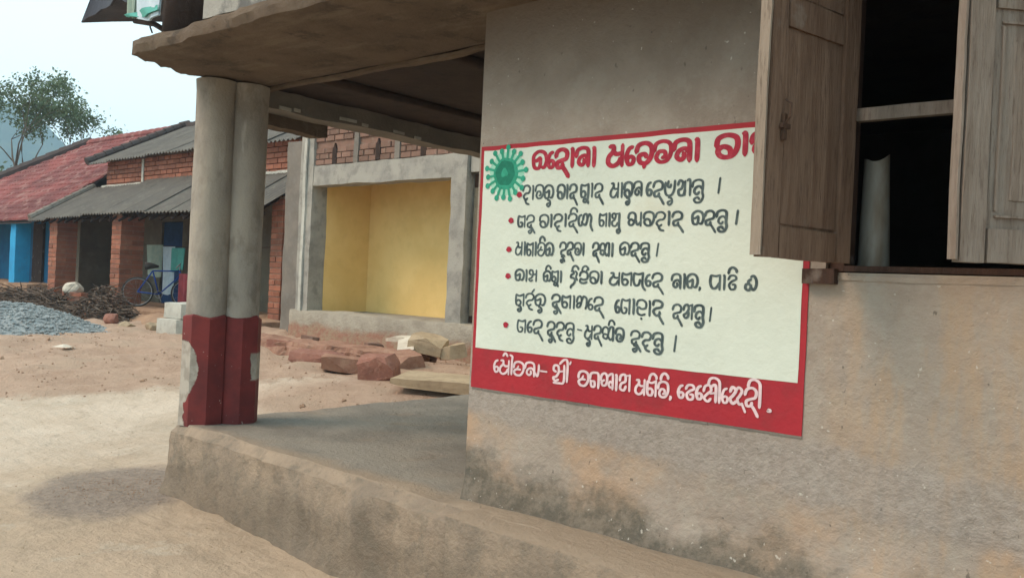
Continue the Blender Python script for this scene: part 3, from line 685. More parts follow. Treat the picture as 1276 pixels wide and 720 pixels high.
TEXT = [
 ('title', 'ink_red', .0165, [(-2.450,2.024,2.103,-2.102,2.023,2.101,'ka e ra aa na aa'),(-2.053,2.013,2.097,-1.617,2.018,2.101,'sa e ca ta na aa'),(-1.559,2.024,2.106,-1.267,2.026,2.107,'ba aa rtta aa')]),
 ('lettering', 'ink', .0086, [(-2.502,1.892,1.954,-2.324,1.891,1.951,'ha aa ta ka u.'),(-2.307,1.890,1.950,-2.195,1.890,1.949,'ba aa ra'),(-2.182,1.890,1.948,-2.062,1.890,1.947,'mba aa ra'),(-2.030,1.885,1.945,-1.871,1.887,1.945,'sa aa ba u. na'),(-1.856,1.883,1.945,-1.593,1.884,1.943,'e ra dha u. a ntu'),(-1.549,1.889,1.947,-1.523,1.888,1.946,'danda')]),
 ('lettering', 'ink', .0082, [(-2.523,1.770,1.820,-2.421,1.769,1.822,'gha ra u.'),(-2.398,1.768,1.822,-2.109,1.769,1.823,'ba aa ha aa ra i. le'),(-2.080,1.769,1.823,-1.964,1.768,1.821,'ma aa ska'),(-1.937,1.768,1.823,-1.680,1.768,1.821,'bya ba ha aa ra'),(-1.645,1.768,1.821,-1.490,1.766,1.821,'ka ra ntu'),(-1.471,1.769,1.820,-1.445,1.769,1.820,'danda')]),
 ('lettering', 'ink', .0082, [(-2.530,1.642,1.700,-2.310,1.641,1.698,'sa aa ma aa ja i. ka'),(-2.279,1.645,1.698,-2.143,1.647,1.698,'da uu. ra ta aa'),(-2.106,1.644,1.698,-1.997,1.645,1.698,'ra ksa aa'),(-1.969,1.646,1.699,-1.821,1.648,1.699,'ka ra ntu'),(-1.806,1.648,1.699,-1.777,1.648,1.699,'danda')]),
 ('lettering', 'ink', .0082, [(-2.523,1.526,1.577,-2.393,1.527,1.576,'ka aa sha'),(-2.361,1.528,1.574,-2.255,1.528,1.576,'ka i. mba aa'),(-2.216,1.529,1.577,-2.042,1.528,1.578,'cha i. nka i. ba aa'),(-2.014,1.525,1.575,-1.756,1.525,1.579,'sa ma ya e ra'),(-1.723,1.523,1.579,-1.587,1.525,1.580,'na aa ka comma'),(-1.557,1.523,1.578,-1.442,1.527,1.581,'pa aa tta i.'),(-1.414,1.525,1.579,-1.367,1.527,1.580,'o')]),
 ('lettering', 'ink', .0082, [(-2.516,1.417,1.468,-2.341,1.419,1.472,'ma u. ha tick. ka u.'),(-2.310,1.421,1.473,-2.032,1.415,1.471,'ra u. ma aa la e ra'),(-1.980,1.411,1.470,-1.749,1.408,1.468,'e gha aa rra aa i'),(-1.713,1.407,1.460,-1.568,1.403,1.461,'ra kha ntu'),(-1.558,1.404,1.455,-1.537,1.402,1.456,'danda')]),
 ('lettering', 'ink', .0082, [(-2.499,1.299,1.353,-2.348,1.299,1.359,'gha e ra'),(-2.329,1.296,1.353,-2.173,1.297,1.355,'ra u. ha ntu'),(-2.165,1.305,1.356,-2.140,1.303,1.354,'dash'),(-2.127,1.297,1.352,-1.927,1.296,1.351,'sa u. ra ksa i. ta'),(-1.899,1.291,1.343,-1.739,1.285,1.342,'ra u. ha ntu'),(-1.707,1.278,1.338,-1.678,1.277,1.340,'danda')]),
 ('footer_lettering', 'ink_white', .0088, [(-2.627,1.101,1.164,-2.314,1.108,1.167,'e sa au. ja na y. dash'),(-2.287,1.100,1.166,-2.187,1.101,1.172,'shri'),(-2.149,1.095,1.156,-1.881,1.098,1.162,'ja ga na2 aa tha'),(-1.866,1.090,1.148,-1.690,1.094,1.157,'sa ma i. ta i. comma'),(-1.672,1.097,1.153,-1.327,1.103,1.172,'e tta e nga ii. e jha ra ii.'),(-1.311,1.093,1.150,-1.285,1.095,1.150,'dot')]),
]
G['tha'] = (1.0, [[(.06,.6),(.14,.94),(.46,1.0),(.5,.6),(.2,.44),(.12,.12),(.4,.02),(.56,.3)], [(.5,.94),(.84,1.0)], [(.82,1.02),(.82,0)]])
def cr(pts, n=5):
    if len(pts) < 3: return pts
    P_ = [pts[0]] + pts + [pts[-1]]; o = []
    for i in range(1, len(P_) - 2):
        p0, p1, p2, p3 = P_[i - 1:i + 3]
        for k in range(n):
            t = k / n
            o.append(tuple(.5 * ((2 * p1[a]) + (-p0[a] + p2[a]) * t + (2 * p0[a] - 5 * p1[a] + 4 * p2[a] - p3[a]) * t * t + (-p0[a] + 3 * p1[a] - 3 * p2[a] + p3[a]) * t ** 3) for a in (0, 1)))
    o.append(pts[-1]); return o
rl = random.Random(4)
def stroke(mb, pts, w_, y):
    n = len(pts); L = []; Rr = []; y0_ = y
    for i, p in enumerate(pts):
        a = pts[max(0, i - 1)]; b = pts[min(n - 1, i + 1)]
        y = y0_ - i * 8e-6; dx, dz = b[0] - a[0], b[1] - a[1]; l = math.hypot(dx, dz) or 1
        # brush: thicker on downstrokes, tapered at the ends
        ww = w_ * (.5 + .18 * abs(dz) / l) * (.78 if i in (0, n - 1) else 1)
        L.append((p[0] - dz / l * ww, y, p[1] + dx / l * ww)); Rr.append((p[0] + dz / l * ww, y, p[1] - dx / l * ww))
    k = len(mb.v); mb.v += L + Rr
    for i in range(n - 1): mb.f.append((k + i, k + n + i, k + n + i + 1, k + i + 1))
    # round ends
    for e, q in ((0, pts[0]), (n - 1, pts[-1])):
        k2 = len(mb.v); r_ = w_ * .42
        mb.v += [(q[0] + r_ * math.cos(t * math.pi / 3), y - .00002, q[1] + r_ * math.sin(t * math.pi / 3)) for t in range(6)]
        mb.f.append(tuple(k2 + t for t in range(6)))
scount = 0
def write_words(name, mat, wd, words, halo=None):
    global scount
    for (x0, b0, t0, x1, b1, t1, s) in words:
        gl = s.split(); tot = sum(G[c][0] for c in gl); mb = MB(); hb = MB(); cx = 0
        for c in gl:
            adv, sts = G[c]
            jb = rl.uniform(-.03, .03)
            for st in sts:
                pts = []
                for (u, v) in cr(st):
                    f_ = (cx + u) / tot; X = x0 + (x1 - x0) * f_
                    base = b0 + (b1 - b0) * f_; h = (t0 - b0) + ((t1 - b1) - (t0 - b0)) * f_
                    pts.append((X, base + h * (v + jb)))
                scount += 1
                stroke(mb, pts, wd * rl.uniform(.9, 1.1), SY - .0024 - (scount % 4) * .0003)
                if halo: stroke(hb, pts, wd * 1.75, SY - .0019 - (scount % 20) * .00002)
            cx += adv
        S(mb.build(name, mat))
for nm, mat, wd, words in TEXT: write_words(nm, mat, wd, words)
for (x, z) in ((-2.562, 1.799), (-2.567, 1.668), (-2.565, 1.547), (-2.565, 1.325), (-2.520, 1.915)):
    n = 10; k = rl.random()
    vs = [(x + .0155 * math.cos(t * 2 * math.pi / n + k) * (1 + .18 * math.sin(3 * t)), SY - .0042, z + .0135 * math.sin(t * 2 * math.pi / n + k)) for t in range(n)]
    S(link_mesh('bullet', vs, [tuple(range(n))], 'ink_red'))
# the virus emblem
vc = (-2.607, 2.014)
def disc(cx, cz, r_, y, n=24, j=0): return [(cx + r_ * math.cos(2 * math.pi * k / n) * (1 + j * math.sin(5 * k)), y, cz + r_ * math.sin(2 * math.pi * k / n) * (1 + j * math.sin(5 * k))) for k in range(n)]
halo = disc(vc[0] + .005, vc[1], .104, SY - .0020, 40, .05)
em = bpy.data.objects.new('virus_emblem', None); col.objects.link(em); S(em)
def E_(o): o.parent = em; return o
def EL(name, vs, fs, mat):
    o = link_mesh(name, vs, fs, mat); o.parent = em; o.matrix_parent_inverse = sign.matrix_world.inverted() @ Matrix(); return o
em.matrix_parent_inverse = Matrix(); em.location = (0, 0, 0)
o_off = sign.matrix_world.inverted()
def EMB(name, vs, fs, mat):
    o = link_mesh(name, [tuple(o_off @ Vector(v)) for v in vs], fs, mat); o.parent = em; return o
EMB('halo', halo, [tuple(range(40))], 'green_l')
EMB('disc', disc(vc[0], vc[1], .074, SY - .0026, 28, .03), [tuple(range(28))], 'green')
EMB('inner_ring', disc(vc[0] - .004, vc[1] + .003, .058, SY - .0030, 28, .05), [tuple(range(28))], 'green_d')
EMB('centre_mark', disc(vc[0] - .008, vc[1] + .004, .020, SY - .0034, 14, .2), [tuple(range(14))], 'green')
for k in range(18):
    t = 2 * math.pi * k / 18 + .1; L = .108 if k % 2 else .120; mbs = MB()
    p0 = (vc[0] + .066 * math.cos(t), vc[1] + .066 * math.sin(t)); p1 = (vc[0] + L * math.cos(t), vc[1] + L * math.sin(t))
    stroke(mbs, [p0, p1], .0125, SY - .0036 - k * .00002)
    a = len(mbs.v); mbs.v += disc(p1[0], p1[1], .0135, SY - .0042 - k * .00002, 9); mbs.f.append(tuple(range(a, a + 9)))
    EMB('spike', mbs.v, mbs.f, 'green')

# ------------------------------------------------------------------ things on the roof at the corner
def polysheet(name, pts3, thick, mat, seed=0, label=None, cat=None):
    pass
tr = thing('roof_post', 'thick dark wooden post standing on the canopy slab against the grey parapet', 'post', loc=(-5.05, 2.75, 2.9))
mb = MB(); mb.tube([(0, 0, -.01), (.01, 0, .4), (-.02, .01, .9), (-.01, 0, 1.4)], [.155, .15, .14, .14], 12)
mb.build('trunk', 'soot', parent=tr, smooth=True)
# dark awning sheet overhead, drooping at its free corner
av = []; af = []; NU, NV = 14, 8
for v in range(NV + 1):
    for u in range(NU + 1):
        fu, fv = u / NU, v / NV
        x = -6.44 + fu * 1.25; y = 2.70 + fv * 1.5 + .02 * math.sin(fu * 9)
        low = 3.245 - .05 * fu + .085 * math.sin(fu * math.pi * 1.0) + .015 * math.sin(fu * 17)
        z = low + fv * .30 + .02 * math.sin(fu * 7 + fv * 5)
        av.append((x + fv * .35, y, z))
for v in range(NV):
    for u in range(NU): a = v * (NU + 1) + u; af.append((a, a + 1, a + NU + 2, a + NU + 1))
k = len(av); av += [(x, y, z + .03) for x, y, z in av]; af += [tuple(k + i for i in f[::-1]) for f in af[:]]
# valance that hangs at the front edge
aw = thing('awning', 'dark drooping tarpaulin awning over the roof corner beside the post', 'awning', loc=(-5.8, 3.2, 3.2))
bpy.context.view_layer.update(); iv = aw.matrix_world.inverted()
link_mesh('tarpaulin', [tuple(iv @ Vector(q)) for q in av], af, 'tarp', aw, smooth=True)
vv_ = []; vf = []
for u in range(NU + 1):
    x, y, z = av[u]; zt = z + .34 + .05 * math.sin(u); bot = z - .012 * (u % 3)
    vv_ += [(x, y - .012, bot), (x + .03 + .26 * (1 - u / NU), y - .006, zt), (x, y + .004, bot), (x + .03 + .26 * (1 - u / NU), y + .006, zt)]
for u in range(NU): a = u * 4; vf += [(a, a + 4, a + 5, a + 1), (a + 2, a + 3, a + 7, a + 6), (a, a + 2, a + 6, a + 4)]
link_mesh('valance', [tuple(iv @ Vector(q)) for q in vv_], vf, 'tarp', aw)
mb = MB(); mb.tube([iv @ Vector(q) for q in ((-5.9, 2.82, 3.2), (-5.5, 2.76, 3.10), (-5.22, 2.74, 2.98))], .018, 6); mb.tube([iv @ Vector(q) for q in ((-5.62, 2.78, 3.18), (-5.60, 2.78, 3.10), (-5.57, 2.78, 3.06))], .006, 5)
mb.tube([iv @ Vector(q) for q in ((-5.36, 2.76, 3.12), (-5.37, 2.76, 3.02))], .005, 5)
mb.build('support_stick', 'soot', aw)
cl = thing('hanging_cloth', 'white and sea green cloth bundle hanging beside the dark roof post', 'cloth', loc=(-5.43, 2.66, 3.1))
def clothstrip(name, x0, x1, z0, z1, mat, seed, y=-.02):
    vs = []; fs = []; NU, NV = 10, 8
    for b in (0, 1):
        for v in range(NV + 1):
            for u in range(NU + 1):
                fu, fv = u / NU, v / NV
                vs.append((x0 + (x1 - x0) * fu, y + b * .012 + .012 * math.sin(fu * 11 + seed + fv * 2), z0 + (z1 - z0) * fv + (1 - fv) * .02 * math.sin(fu * 4 + seed)))
    n = (NU + 1) * (NV + 1)
    for v in range(NV):
        for u in range(NU):
            a = v * (NU + 1) + u; fs += [(a, a + 1, a + NU + 2, a + NU + 1), (n + a, n + a + NU + 1, n + a + NU + 2, n + a + 1)]
    return link_mesh(name, vs, fs, mat, cl, smooth=True)
clothstrip('pale_fold', -.225, -.10, .03, .5, 'cloth_c', 1)
clothstrip('white_fold', -.10, .20, -.01, .5, 'cloth_w', 2)
clothstrip('green_hem', -.20, .205, .015, .045, 'cloth_g', 2, -.035)

# ------------------------------------------------------------------ brickwork helper
brick_mesh = {}
def brick(parent, x, y, z, l, d, h, mat, rnd, world_off):
    key = (round(l, 3), round(d, 3), round(h, 3), mat)
    if key not in brick_mesh:
        me = bpy.data.meshes.new('brick'); bm = bmesh.new(); bmesh.ops.create_cube(bm, size=1)
        for v in bm.verts: v.co = Vector((v.co.x * l, v.co.y * d, v.co.z * h))
        bmesh.ops.bevel(bm, geom=[e for e in bm.edges if abs(e.verts[0].co.y - e.verts[1].co.y) < 1e-4 and e.verts[0].co.y < 0], offset=.006, segments=1, affect='EDGES')
        bm.to_mesh(me); bm.free(); me.materials.append(M[mat]); brick_mesh[key] = me
    o = bpy.data.objects.new('brick', brick_mesh[key]); col.objects.link(o); o.parent = parent
    o.location = (x - world_off[0] + rnd.uniform(-.002, .002), y - world_off[1] + rnd.uniform(-.006, .006), z - world_off[2])
    o.rotation_euler = (0, 0, rnd.uniform(-.015, .015))
    return o
def brickwork(parent, off, x0, x1, y, z0, z1, L, H, J, D, mat, rnd, skip=None):
    row = 0; z = z0
    while z + H <= z1 + .01:
        x = x0; first = True
        while x < x1 - .04:
            l = L / 2 - J / 2 if (row % 2 and first) else L
            l = min(l, x1 - x)
            if l > .05 and not (skip and skip(x + l / 2, z + H / 2)):
                brick(parent, x + l / 2, y + D / 2, z + H / 2, round(l, 2), D, H, mat, rnd, off)
            x += l + J; first = False
        z += H + J; row += 1
rb = random.Random(11)

# ------------------------------------------------------------------ the yellow shop
so = (-12.6, 9.1, .5)
shop = thing('shop_building', 'unfinished shop with a grey cement frame, bricks above the lintel and yellow inside walls', 'building', loc=so)
bpy.context.view_layer.update()
def SH(o): o.parent = shop; o.matrix_parent_inverse = shop.matrix_world.inverted(); return o
SH(rough_box('pier', -13.02, -12.60, 9.06, 9.5, .35, 3.86, .12, .015, 'dark_cement', seed=61))
SH(rough_box('post', -12.59, -12.24, 9.04, 9.36, .40, 4.4, .1, .012, 'grey_cement', seed=62))
SH(rough_box('pale_conduit', -12.46, -12.39, 9.005, 9.035, .5, 4.2, .08, .010, 'pale_cement', seed=63))
SH(rough_box('post', -8.92, -8.62, 9.04, 9.36, .40, 4.4, .1, .012, 'grey_cement', seed=64))
SH(rough_box('lintel', -12.238, -8.922, 9.05, 9.34, 3.06, 3.40, .1, .016, 'grey_cement', seed=65))
mb = MB(); mb.box(-12.45, -12.242, 9.362, 10.34, .9, 3.5); SH(mb.build('yellow_side_wall', 'yellow'))
mb = MB(); mb.box(-12.45, -8.0, 10.342, 10.6, .9, 3.5); SH(mb.build('yellow_back_wall', 'yellow'))
mb = MB(); mb.box(-8.75, -8.63, 9.362, 10.34, .9, 3.5); SH(mb.build('yellow_side_wall', 'yellow'))
mb = MB(); mb.box(-12.45, -8.4, 9.345, 10.6, 3.52, 3.62); SH(mb.build('ceiling', 'dark_cement'))
SH(rough_box('sill_plinth', -12.70, -5.0, 8.98, 9.5, .1, .94, .12, .03, 'sill', seed=67, bevel=.02))
mb = MB(); mb.box(-12.6, -8.0, 9.51, 10.6, .3, .92); SH(mb.build('shop_floor', 'grey_cement'))
mb = MB(); mb.box(-12.32, -8.93, 9.105, 9.3, 3.41, 4.5); SH(mb.build('mortar_backing', 'brick_pale'))
mull = (-11.15, -10.15)
slits = (-11.72, -10.62, -9.58)
def skip(x, z):
    return any(abs(x - s_) < .09 and 3.42 < z < 3.76 for s_ in slits) or any(abs(x - m_) < .1 for m_ in mull)
edges = [-12.235] + [v for m_ in mull for v in (m_ - .06, m_ + .06)] + [-8.93]
for a, b in zip(edges[::2], edges[1::2]):
    c_ = [q for q in slits if a < q < b][0]
    brickwork(shop, so, a, c_ - .058, 9.075, 3.41, 3.77, .235, .085, .012, .05, 'brick_pale', rb)
    brickwork(shop, so, c_ + .058, b, 9.075, 3.41, 3.77, .235, .085, .012, .05, 'brick_pale', rb)
    brickwork(shop, so, a, b, 9.075, 3.806, 4.45, .235, .085, .012, .05, 'brick_pale', rb)
for i, s_ in enumerate(slits):
    mb = MB(); mb.add([(s_ - .055, 9.07, 3.42), (s_ + .055, 9.07, 3.42), (s_ + .055, 9.07, 3.62), (s_, 9.07, 3.76), (s_ - .055, 9.07, 3.62), (s_ - .055, 9.135, 3.42), (s_ + .055, 9.135, 3.42), (s_ + .055, 9.135, 3.62), (s_, 9.135, 3.76), (s_ - .055, 9.135, 3.62)],
        [(0, 1, 2, 3, 4), (0, 5, 6, 1), (1, 6, 7, 2), (2, 7, 8, 3), (3, 8, 9, 4), (4, 9, 5, 0)]); SH(mb.build('vent_slit_dark_pane', 'soot'))  # solid pane; its dark colour stands in for the shade inside the slit
for i, m_ in enumerate(mull): SH(rough_box('mullion', m_ - .055, m_ + .055, 9.055, 9.12, 3.402, 4.45, .1, .008, 'dark_cement', seed=70 + i))
SH(rough_box('wooden_door', -8.60, -8.44, 9.2, 9.26, .95, 3.1, .2, .004, 'wood_dark', seed=74))
SH(rough_box('door_panel', -8.575, -8.47, 9.17, 9.19, 1.05, 2.9, .2, .003, 'mud', seed=75))
mb = MB(); mb.box(-8.435, -5.0, 9.12, 9.3, .95, 3.1); SH(mb.build('orange_wall', 'yellow'))
mb = MB(); mb.box(-8.6, -5.0, 9.1, 9.3, 3.12, 4.4); SH(mb.build('door_head', 'grey_cement'))
mb = MB(); mb.box(-13.0, -5.0, 9.0, 13.0, 4.46, 4.6); SH(mb.build('roof_slab', 'dark_cement'))
mb = MB(); mb.box(-13.0, -12.8, 9.52, 13.0, .5, 4.44); SH(mb.build('outer_side_wall', 'brick_pale'))
mb = MB(); mb.box(-13.0, -5.0, 12.8, 13.0, .5, 4.455); SH(mb.build('rear_wall', 'brick_pale'))

# ------------------------------------------------------------------ the brick house under grey sheets
ho = (-19, 9.3, .55)
house = thing('brick_house', 'long brick house with grey sheet roofs, brick porch pillars and a deep dark porch', 'house', loc=ho)
bpy.context.view_layer.update()
def HO(o): o.parent = house; o.matrix_parent_inverse = house.matrix_world.inverted(); return o
HO(rough_box('porch_floor', -24.0, -13.6, 9.0, 12.0, .2, .66, .25, .05, 'earth', seed=81, bevel=.04))
mb = MB(); mb.box(-24.0, -21.45, 11.2, 11.4, .6, 3.6); mb.box(-20.4, -13.9, 11.2, 11.4, .6, 3.6); mb.box(-21.45, -20.4, 11.2, 11.4, 2.75, 3.6); HO(mb.build('porch_wall', 'mud'))
mb = MB(); mb.box(-21.44, -20.41, 11.26, 11.36, .6, 2.74); HO(mb.build('blue_partition', 'door_blue'))
mb = MB(); mb.box(-23.7, -22.9, 11.12, 11.19, .67, 2.6); HO(mb.build('door', 'wood_dark'))
mb = MB(); mb.box(-24.1, -23.9, 10.2, 13.0, .6, 3.2); HO(mb.build('end_wall', 'mud'))
mb = MB(); mb.box(-14.1, -13.95, 10.6, 13.2, .6, 3.5); HO(mb.build('end_wall', 'brick_pale'))
for k in range(3):
    mb = MB(); mb.box(-22.9 + k * .0, -14.4, 10.45 + k * .02, 10.47 + k * .02, 3.40, 3.41); 
mb = MB(); mb.box(-23.2, -14.3, 10.58, 10.75, 3.3, 4.35); HO(mb.build('mortar_backing', 'mortar'))
brickwork(house, ho, -23.15, -14.55, 10.50, 3.60, 4.3, .27, .10, .016, .07, 'brick', rb)
HO(rough_box('corner_quoin', -14.53, -14.25, 10.49, 10.7, 3.45, 4.25, .1, .02, 'grey_cement', seed=83))
HO(rough_box('cement_streak', -21.22, -21.12, 10.475, 10.495, 3.62, 4.25, .06, .012, 'pale_cement', seed=84))
# pillars made of bricks
def pillar(x0, x1, y0, y1, z0, z1, idx):
    p = bpy.data.objects.new('pillar', None); col.objects.link(p); p.parent = house; p.location = ((x0 + x1) / 2 - ho[0], (y0 + y1) / 2 - ho[1], z0 - ho[2])
    off = ((x0 + x1) / 2, (y0 + y1) / 2, z0)
    mb = MB(); mb.box(x0 - off[0] + .012, x1 - off[0] - .012, y0 - off[1] + .012, y1 - off[1] - .012, 0, z1 - z0); mb.build('mortar_core', 'mortar', p)
    z = z0; r = 0; w_ = x1 - x0; d_ = y1 - y0
    while z < z1 - .05:
        h = .095
        if r % 2 == 0:
            brick(p, x0 + w_ / 4, (y0 + y1) / 2, z + h / 2, round(w_ / 2 - .006, 3), round(d_, 3), h, 'brick', rb, off)
            brick(p, x0 + 3 * w_ / 4, (y0 + y1) / 2, z + h / 2, round(w_ / 2 - .006, 3), round(d_, 3), h, 'brick', rb, off)
        else:
            brick(p, (x0 + x1) / 2, y0 + d_ / 4, z + h / 2, round(w_, 3), round(d_ / 2 - .006, 3), h, 'brick', rb, off)
            brick(p, (x0 + x1) / 2, y0 + 3 * d_ / 4, z + h / 2, round(w_, 3), round(d_ / 2 - .006, 3), h, 'brick', rb, off)
        z += h + .014; r += 1
pillar(-23.15, -22.7, 9.12, 9.62, .62, 2.72, 0)
pillar(-19.75, -19.3, 9.12, 9.66, .62, 2.72, 1)
pillar(-14.22, -13.85, 9.60, 10.02, .45, 3.0, 2)
mb = MB(); mb.tube([(-24.0, 9.2, 2.66), (-19, 9.2, 2.70), (-13.9, 9.2, 2.64)], .05, 8); HO(mb.build('eave_beam', 'soot'))
for k in range(22):
    x = -23.7 + k * .46
    mb = MB(); mb.tube([(x, 8.96, 2.55), (x, 10.5, 3.51)], .03, 6); HO(mb.build('rafter', 'soot'))
# corrugated sheets, one object each
def sheet_mesh(wd, run, rise, mat, amp=.022, pitch=.146):
    nu = int(wd / pitch * 6); vs = []; fs = []
    for b in (0, 1):
        for v in range(3):
            for u in range(nu + 1):
                x = wd * u / nu; f_ = v / 2
                vs.append((x, run * f_, rise * f_ + amp * math.sin(2 * math.pi * x / pitch) + (-.012 if b else 0)))
    n = 3 * (nu + 1)
    for v in range(2):
        for u in range(nu):
            a = v * (nu + 1) + u; fs += [(a, a + 1, a + nu + 2, a + nu + 1), (n + a, n + a + nu + 1, n + a + nu + 2, n + a + 1)]
    for u in range(nu): fs.append((u, n + u, n + u + 1, u + 1))
    for e in (0, nu):
        for v in range(2): a = v * (nu + 1) + e; fs.append((a, a + nu + 1, n + a + nu + 1, n + a))
    me = bpy.data.meshes.new('roof_sheet'); me.from_pydata(vs, [], fs); me.materials.append(M[mat]); return me
me1 = sheet_mesh(1.08, 1.62, 1.02, 'roof')
for k in range(10):
    o = bpy.data.objects.new('roof_sheet', me1); col.objects.link(o); o.parent = house
    o.location = (-24.0 + k * 1.015 - ho[0], 8.92 - ho[1] + rb.uniform(-.02, .02), 2.62 - ho[2] + (k % 2) * .018 + .10 * math.sin(math.pi * k / 9)); o.rotation_euler = (0, 0, rb.uniform(-.006, .006))
me2 = sheet_mesh(1.08, 2.85, 1.52, 'roof')
for k in range(9):
    o = bpy.data.objects.new('roof_sheet', me2); col.objects.link(o); o.parent = house
    o.location = (-23.6 + k * 1.02 - ho[0], 10.2 - ho[1], 4.22 - ho[2] + (k % 2) * .018 + .05 * math.sin(math.pi * k / 8)); o.rotation_euler = (0, 0, 0)
HO(rough_box('ridge_cap', -24.2, -14.2, 12.9, 13.2, 5.68, 5.80, .2, .03, 'roof_dark', seed=85))
mb = MB()
for k in range(12):
    f_ = k / 12; mb.tube([(-23.72, 10.2 + 2.85 * f_, 4.27 + 1.52 * f_ + .03), (-23.72, 10.2 + 2.85 * (f_ + .095), 4.27 + 1.52 * (f_ + .095) + .02)], [.11, .085], 8)
HO(mb.build('verge_tiles', 'roof_dark'))
mb = MB()
for k in range(9):
    f_ = k / 9; mb.tube([(-23.98, 8.95 + 1.6 * f_, 2.69 + 1.0 * f_), (-23.98, 8.95 + 1.6 * (f_ + .12), 2.69 + 1.0 * (f_ + .12))], [.10, .08], 8)
HO(mb.build('verge_tiles', 'dark_cement'))
HO(rough_box('flashing_strip', -23.2, -14.2, 10.40, 10.52, 3.60, 3.655, .12, .018, 'pale_cement', seed=87))
mb = MB(); mb.box(-23.2, -14.3, 13.0, 13.15, .6, 5.6); HO(mb.build('rear_wall', 'brick_pale'))

# ------------------------------------------------------------------ the blue house under red tiles
to = (-29, 9.3, .55)
th = thing('tiled_house', 'low house with a hipped red clay tile roof and bright blue pillars and walls', 'house', loc=to)
bpy.context.view_layer.update()
def TH(o): o.parent = th; o.matrix_parent_inverse = th.matrix_world.inverted(); return o
ez, rz_, ey, ry = 2.62, 5.62, 9.0, 13.0
def plane_z(y): return ez + (rz_ - ez) * (y - ey) / (ry - ey)
mb = MB(); xR = -24.05
def xleft(y): return -36.5 + (y - ey) / (ry - ey) * 6.4
rows = 16; rt = random.Random(3)
mb2 = MB(); mb2.add([(-36.5, ey, ez - .06), (xR, ey, ez - .06), (xR, ry, rz_ - .06), (-30.1, ry, rz_ - .06), (-30.1, 17, ez - .06), (xR, 17, ez - .06), (-36.5, 17, ez - .06)], [(0, 1, 2, 3), (3, 2, 5, 4), (0, 3, 4, 6)])
TH(mb2.build('roof_deck', 'roof_dark'))
for r in range(rows):
    y0 = ey + (ry - ey) * r / rows - .03; y1 = ey + (ry - ey) * (r + 1.15) / rows
    x = xleft((y0 + y1) / 2) + .05
    while x < xR - .1:
        zz0 = plane_z(y0) + .045 + rt.uniform(-.008, .012); zz1 = plane_z(y1) + .012; R_ = .105
        vs = []; jx = rt.uniform(-.012, .012)
        for (yy, z_, rr) in ((y0, zz0, R_), (y1, zz1, R_ * .85)):
            for a in range(5):
                t = math.pi * a / 4; vs.append((x + jx + .12 - rr * math.cos(t), yy, z_ + rr * .62 * math.sin(t)))
        mb.add(vs, [(a, a + 1, a + 6, a + 5) for a in range(4)] + [(0, 4, 3, 2, 1)])
        x += .225
o = TH(mb.build('roof_tiles', 'tile')); o['kind'] = 'stuff'
mb = MB()
for k in range(16):
    a = Vector((-36.6, ey - .1, ez + .08)); b = Vector((-30.1, ry, rz_ + .08)); p = a.lerp(b, k / 16); q = a.lerp(b, (k + 1.2) / 16)
    mb.tube([p, q], [.20, .16], 8)
TH(mb.build('hip_tiles', 'roof_dark'))
mb = MB()
for k in range(16):
    mb.tube([(-30.2 + k * .4, ry, rz_ + .05), (-30.2 + (k + 1.15) * .4, ry, rz_ + .03)], [.15, .12], 8)
TH(mb.build('ridge_tiles', 'tile'))
TH(rough_box('porch_step', -36, -24.1, 9.0, 13, .2, .98, .3, .05, 'earth', seed=91))
mb = MB(); mb.box(-36, -24.15, 10.5, 10.7, .9, 3.2); TH(mb.build('porch_wall', 'blue_d'))
for x in (-25.5, -28.3, -31.1):
    TH(rough_box('porch_pillar', x - .19, x + .19, 9.12, 9.50, .9, 2.6, .2, .012, 'blue', seed=int(-x)))
mb = MB(); mb.box(-24.95, -24.75, 10.3, 10.49, .95, 2.9); TH(mb.build('wall_pilaster', 'blue'))
mb = MB(); mb.box(-27.6, -26.9, 10.42, 10.49, .95, 2.7); TH(mb.build('door', 'wood_dark'))

# ------------------------------------------------------------------ stones, heaps and rubble
def stone(name, c, s, mat, seed, label=None, cat=None, group=None, flat=False, parent=None, cut=0):
    bm = bmesh.new(); bmesh.ops.create_icosphere(bm, subdivisions=3, radius=1)
    rnd = random.Random(seed)
    for _ in range(cut or 6):
        n_ = Vector((rnd.uniform(-1, 1), rnd.uniform(-1, 1), rnd.uniform(-.6, 1))).normalized(); d = rnd.uniform(.62, .85)
        for v in bm.verts:
            q = v.co.dot(n_)
            if q > d: v.co -= n_ * (q - d)
    for v in bm.verts:
        v.co += v.co.normalized() * nz3(v.co, 1.7, seed) * .10
        v.co = Vector((v.co.x * s[0], v.co.y * s[1], v.co.z * s[2]))
    me = bpy.data.meshes.new(name); bm.to_mesh(me); bm.free(); me.materials.append(M[mat])
    o = bpy.data.objects.new(name, me); col.objects.link(o); o.location = c
    o.rotation_euler = (rnd.uniform(-.1, .1), rnd.uniform(-.1, .1), rnd.uniform(-.5, .5))
    if label: tag(o, label, cat, group)
    if parent: o.parent = parent
    return o
